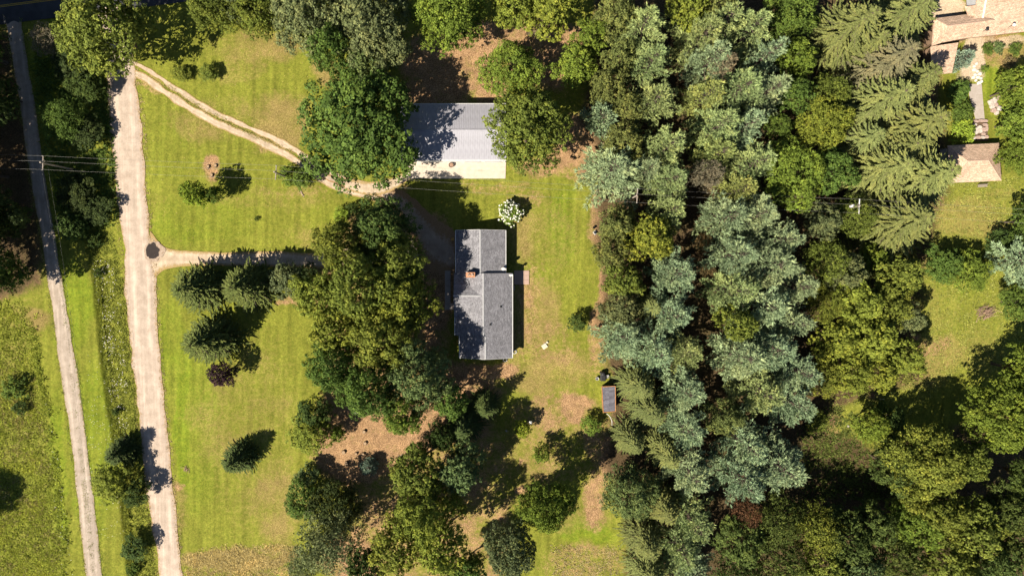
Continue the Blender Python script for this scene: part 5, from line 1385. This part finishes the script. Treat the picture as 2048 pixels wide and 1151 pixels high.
scatter("bank_grass", [(1110, 1090), (1240, 1095), (1240, 1180), (1100, 1180)], 9, .24, .14, (.46, .38, .19), "dry pale grass at the bottom of the back lawn", 6, 6, .2, .6, .6, None, 0, 1.4)
scatter("lane_weeds", [(118, 560), (123, 560), (162, 900), (178, 1000), (192, 1160), (186, 1160), (158, 900), (140, 730)], 14, .13, .10, (.22, .24, .08), "weeds along the middle of the grey lane", 7, 5, .20, .8, .6, None, .03)
scatter("track_grass", [(330, 166), (404, 212), (500, 264), (586, 300), (586, 306), (500, 272), (400, 222), (326, 174)], 22, .16, .10, (.32, .30, .09), "grass between the two sandy wheel tracks", 8, 5, .12, .6, .4)
for i, (Pl, c, d) in enumerate((([(p[0] - 5, p[1]) for p in ROAD_L] + [(p[0] + 2, p[1]) for p in ROAD_L[::-1]], (.42, .32, .15), 6), ([(p[0] - 3, p[1]) for p in ROAD_R] + [(p[0] + 8, p[1]) for p in ROAD_R[::-1]], (.46, .36, .2), 7),
                               ([(p[0] - 4, p[1]) for p in LANE_L] + [(p[0] + 1.5, p[1]) for p in LANE_L[::-1]], (.28, .28, .08), 8), ([(p[0] - 1.5, p[1]) for p in LANE_R] + [(p[0] + 4, p[1]) for p in LANE_R[::-1]], (.24, .30, .06), 8))):
    scatter("roadside_grass", Pl, d, .14, .13, c, ("ragged grass on the left edge of the gravel road", "ragged dry grass on the right edge of the gravel road", "ragged grass on the left edge of the lane", "ragged grass on the right edge of the lane")[i], 10 + i, 5, .14, .8, .35, None, .02)
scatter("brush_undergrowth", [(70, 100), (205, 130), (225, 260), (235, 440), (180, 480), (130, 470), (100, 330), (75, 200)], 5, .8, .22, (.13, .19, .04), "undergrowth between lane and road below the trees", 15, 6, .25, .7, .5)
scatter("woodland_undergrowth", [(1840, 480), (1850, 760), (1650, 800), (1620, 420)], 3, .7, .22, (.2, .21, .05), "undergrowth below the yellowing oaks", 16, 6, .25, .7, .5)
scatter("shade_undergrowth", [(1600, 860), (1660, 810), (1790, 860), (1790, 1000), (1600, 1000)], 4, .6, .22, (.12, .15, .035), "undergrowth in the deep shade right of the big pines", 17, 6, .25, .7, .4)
def flakes(name, poly, dens, size, color, label, seed, z=.04, clumpy=.7, up=True, hz=0.0):
    r = np.random.default_rng(seed); P = np.array([at(*p) for p in poly]); lo = P.min(0); hi = P.max(0)
    n = int(dens * (hi - lo).prod()); xy = r.uniform(lo, hi, (n, 2)); xy = xy[polydist(xy[:, 0], xy[:, 1], P) > 0]
    nz = fbm(xy[:, 0] * .5, xy[:, 1] * .5, seed); xy = xy[r.uniform(size=len(xy)) < (1 - clumpy) + clumpy * smooth(.45, .62, nz)]
    m = len(xy); P3 = np.concatenate([xy, z + r.uniform(0, 1, (m, 1)) * hz], 1)
    me = card_mesh(name, P3, r.normal(size=(m, 3)) * .3 + np.array([0, 0, 1]), np.full(m, size), r.uniform(size=m), M["grassblade"], r)
    o = link(name, me); o.color = (*color, 1); return tag(o, label, kind="stuff")
flakes("wildflowers", [(185, 520), (228, 520), (246, 620), (258, 760), (262, 860), (240, 860), (220, 780), (206, 660)], 6.0, .17, (.80, .78, .68), "white wildflowers dotted over the verge", 21, .35, .75, hz=.3)
flakes("clover_flowers", [(175, 690), (205, 700), (235, 900), (250, 1100), (205, 1100), (170, 860)], 2.2, .14, (.74, .74, .60), "white clover dotted over the strip right of the lane", 22, .05, .8)
flakes("meadow_flowers", [(92, 800), (110, 820), (150, 1151), (125, 1151)], 1.6, .14, (.75, .74, .62), "white flowers along the edge of the lower left meadow", 23, .2, .7, hz=.3)
flakes("fallen_leaves", [(800, 60), (1160, 50), (1180, 340), (1020, 340), (1000, 205), (800, 205)], 5, .17, (.40, .25, .13), "fallen leaves on the bare ground behind the barn", 24)
flakes("clearing_leaves", [(650, 830), (860, 810), (880, 900), (740, 980), (640, 960)], 7, .17, (.46, .28, .16), "fallen leaves covering the clearing", 25)
flakes("lawn_leaves", [(1040, 380), (1200, 390), (1215, 900), (1040, 1000), (960, 740), (1050, 720)], 1.6, .15, (.42, .28, .14), "fallen leaves scattered on the back lawn", 26)
flakes("front_lawn_leaves", [(280, 180), (640, 60), (640, 500), (320, 490)], .5, .15, (.40, .28, .14), "fallen leaves scattered on the upper front lawn", 27)
flakes("grove_leaves", [(830, 560), (905, 560), (960, 760), (1010, 900), (900, 1000), (830, 900)], 3, .18, (.42, .24, .12), "fallen leaves in the shade beside the house", 28)
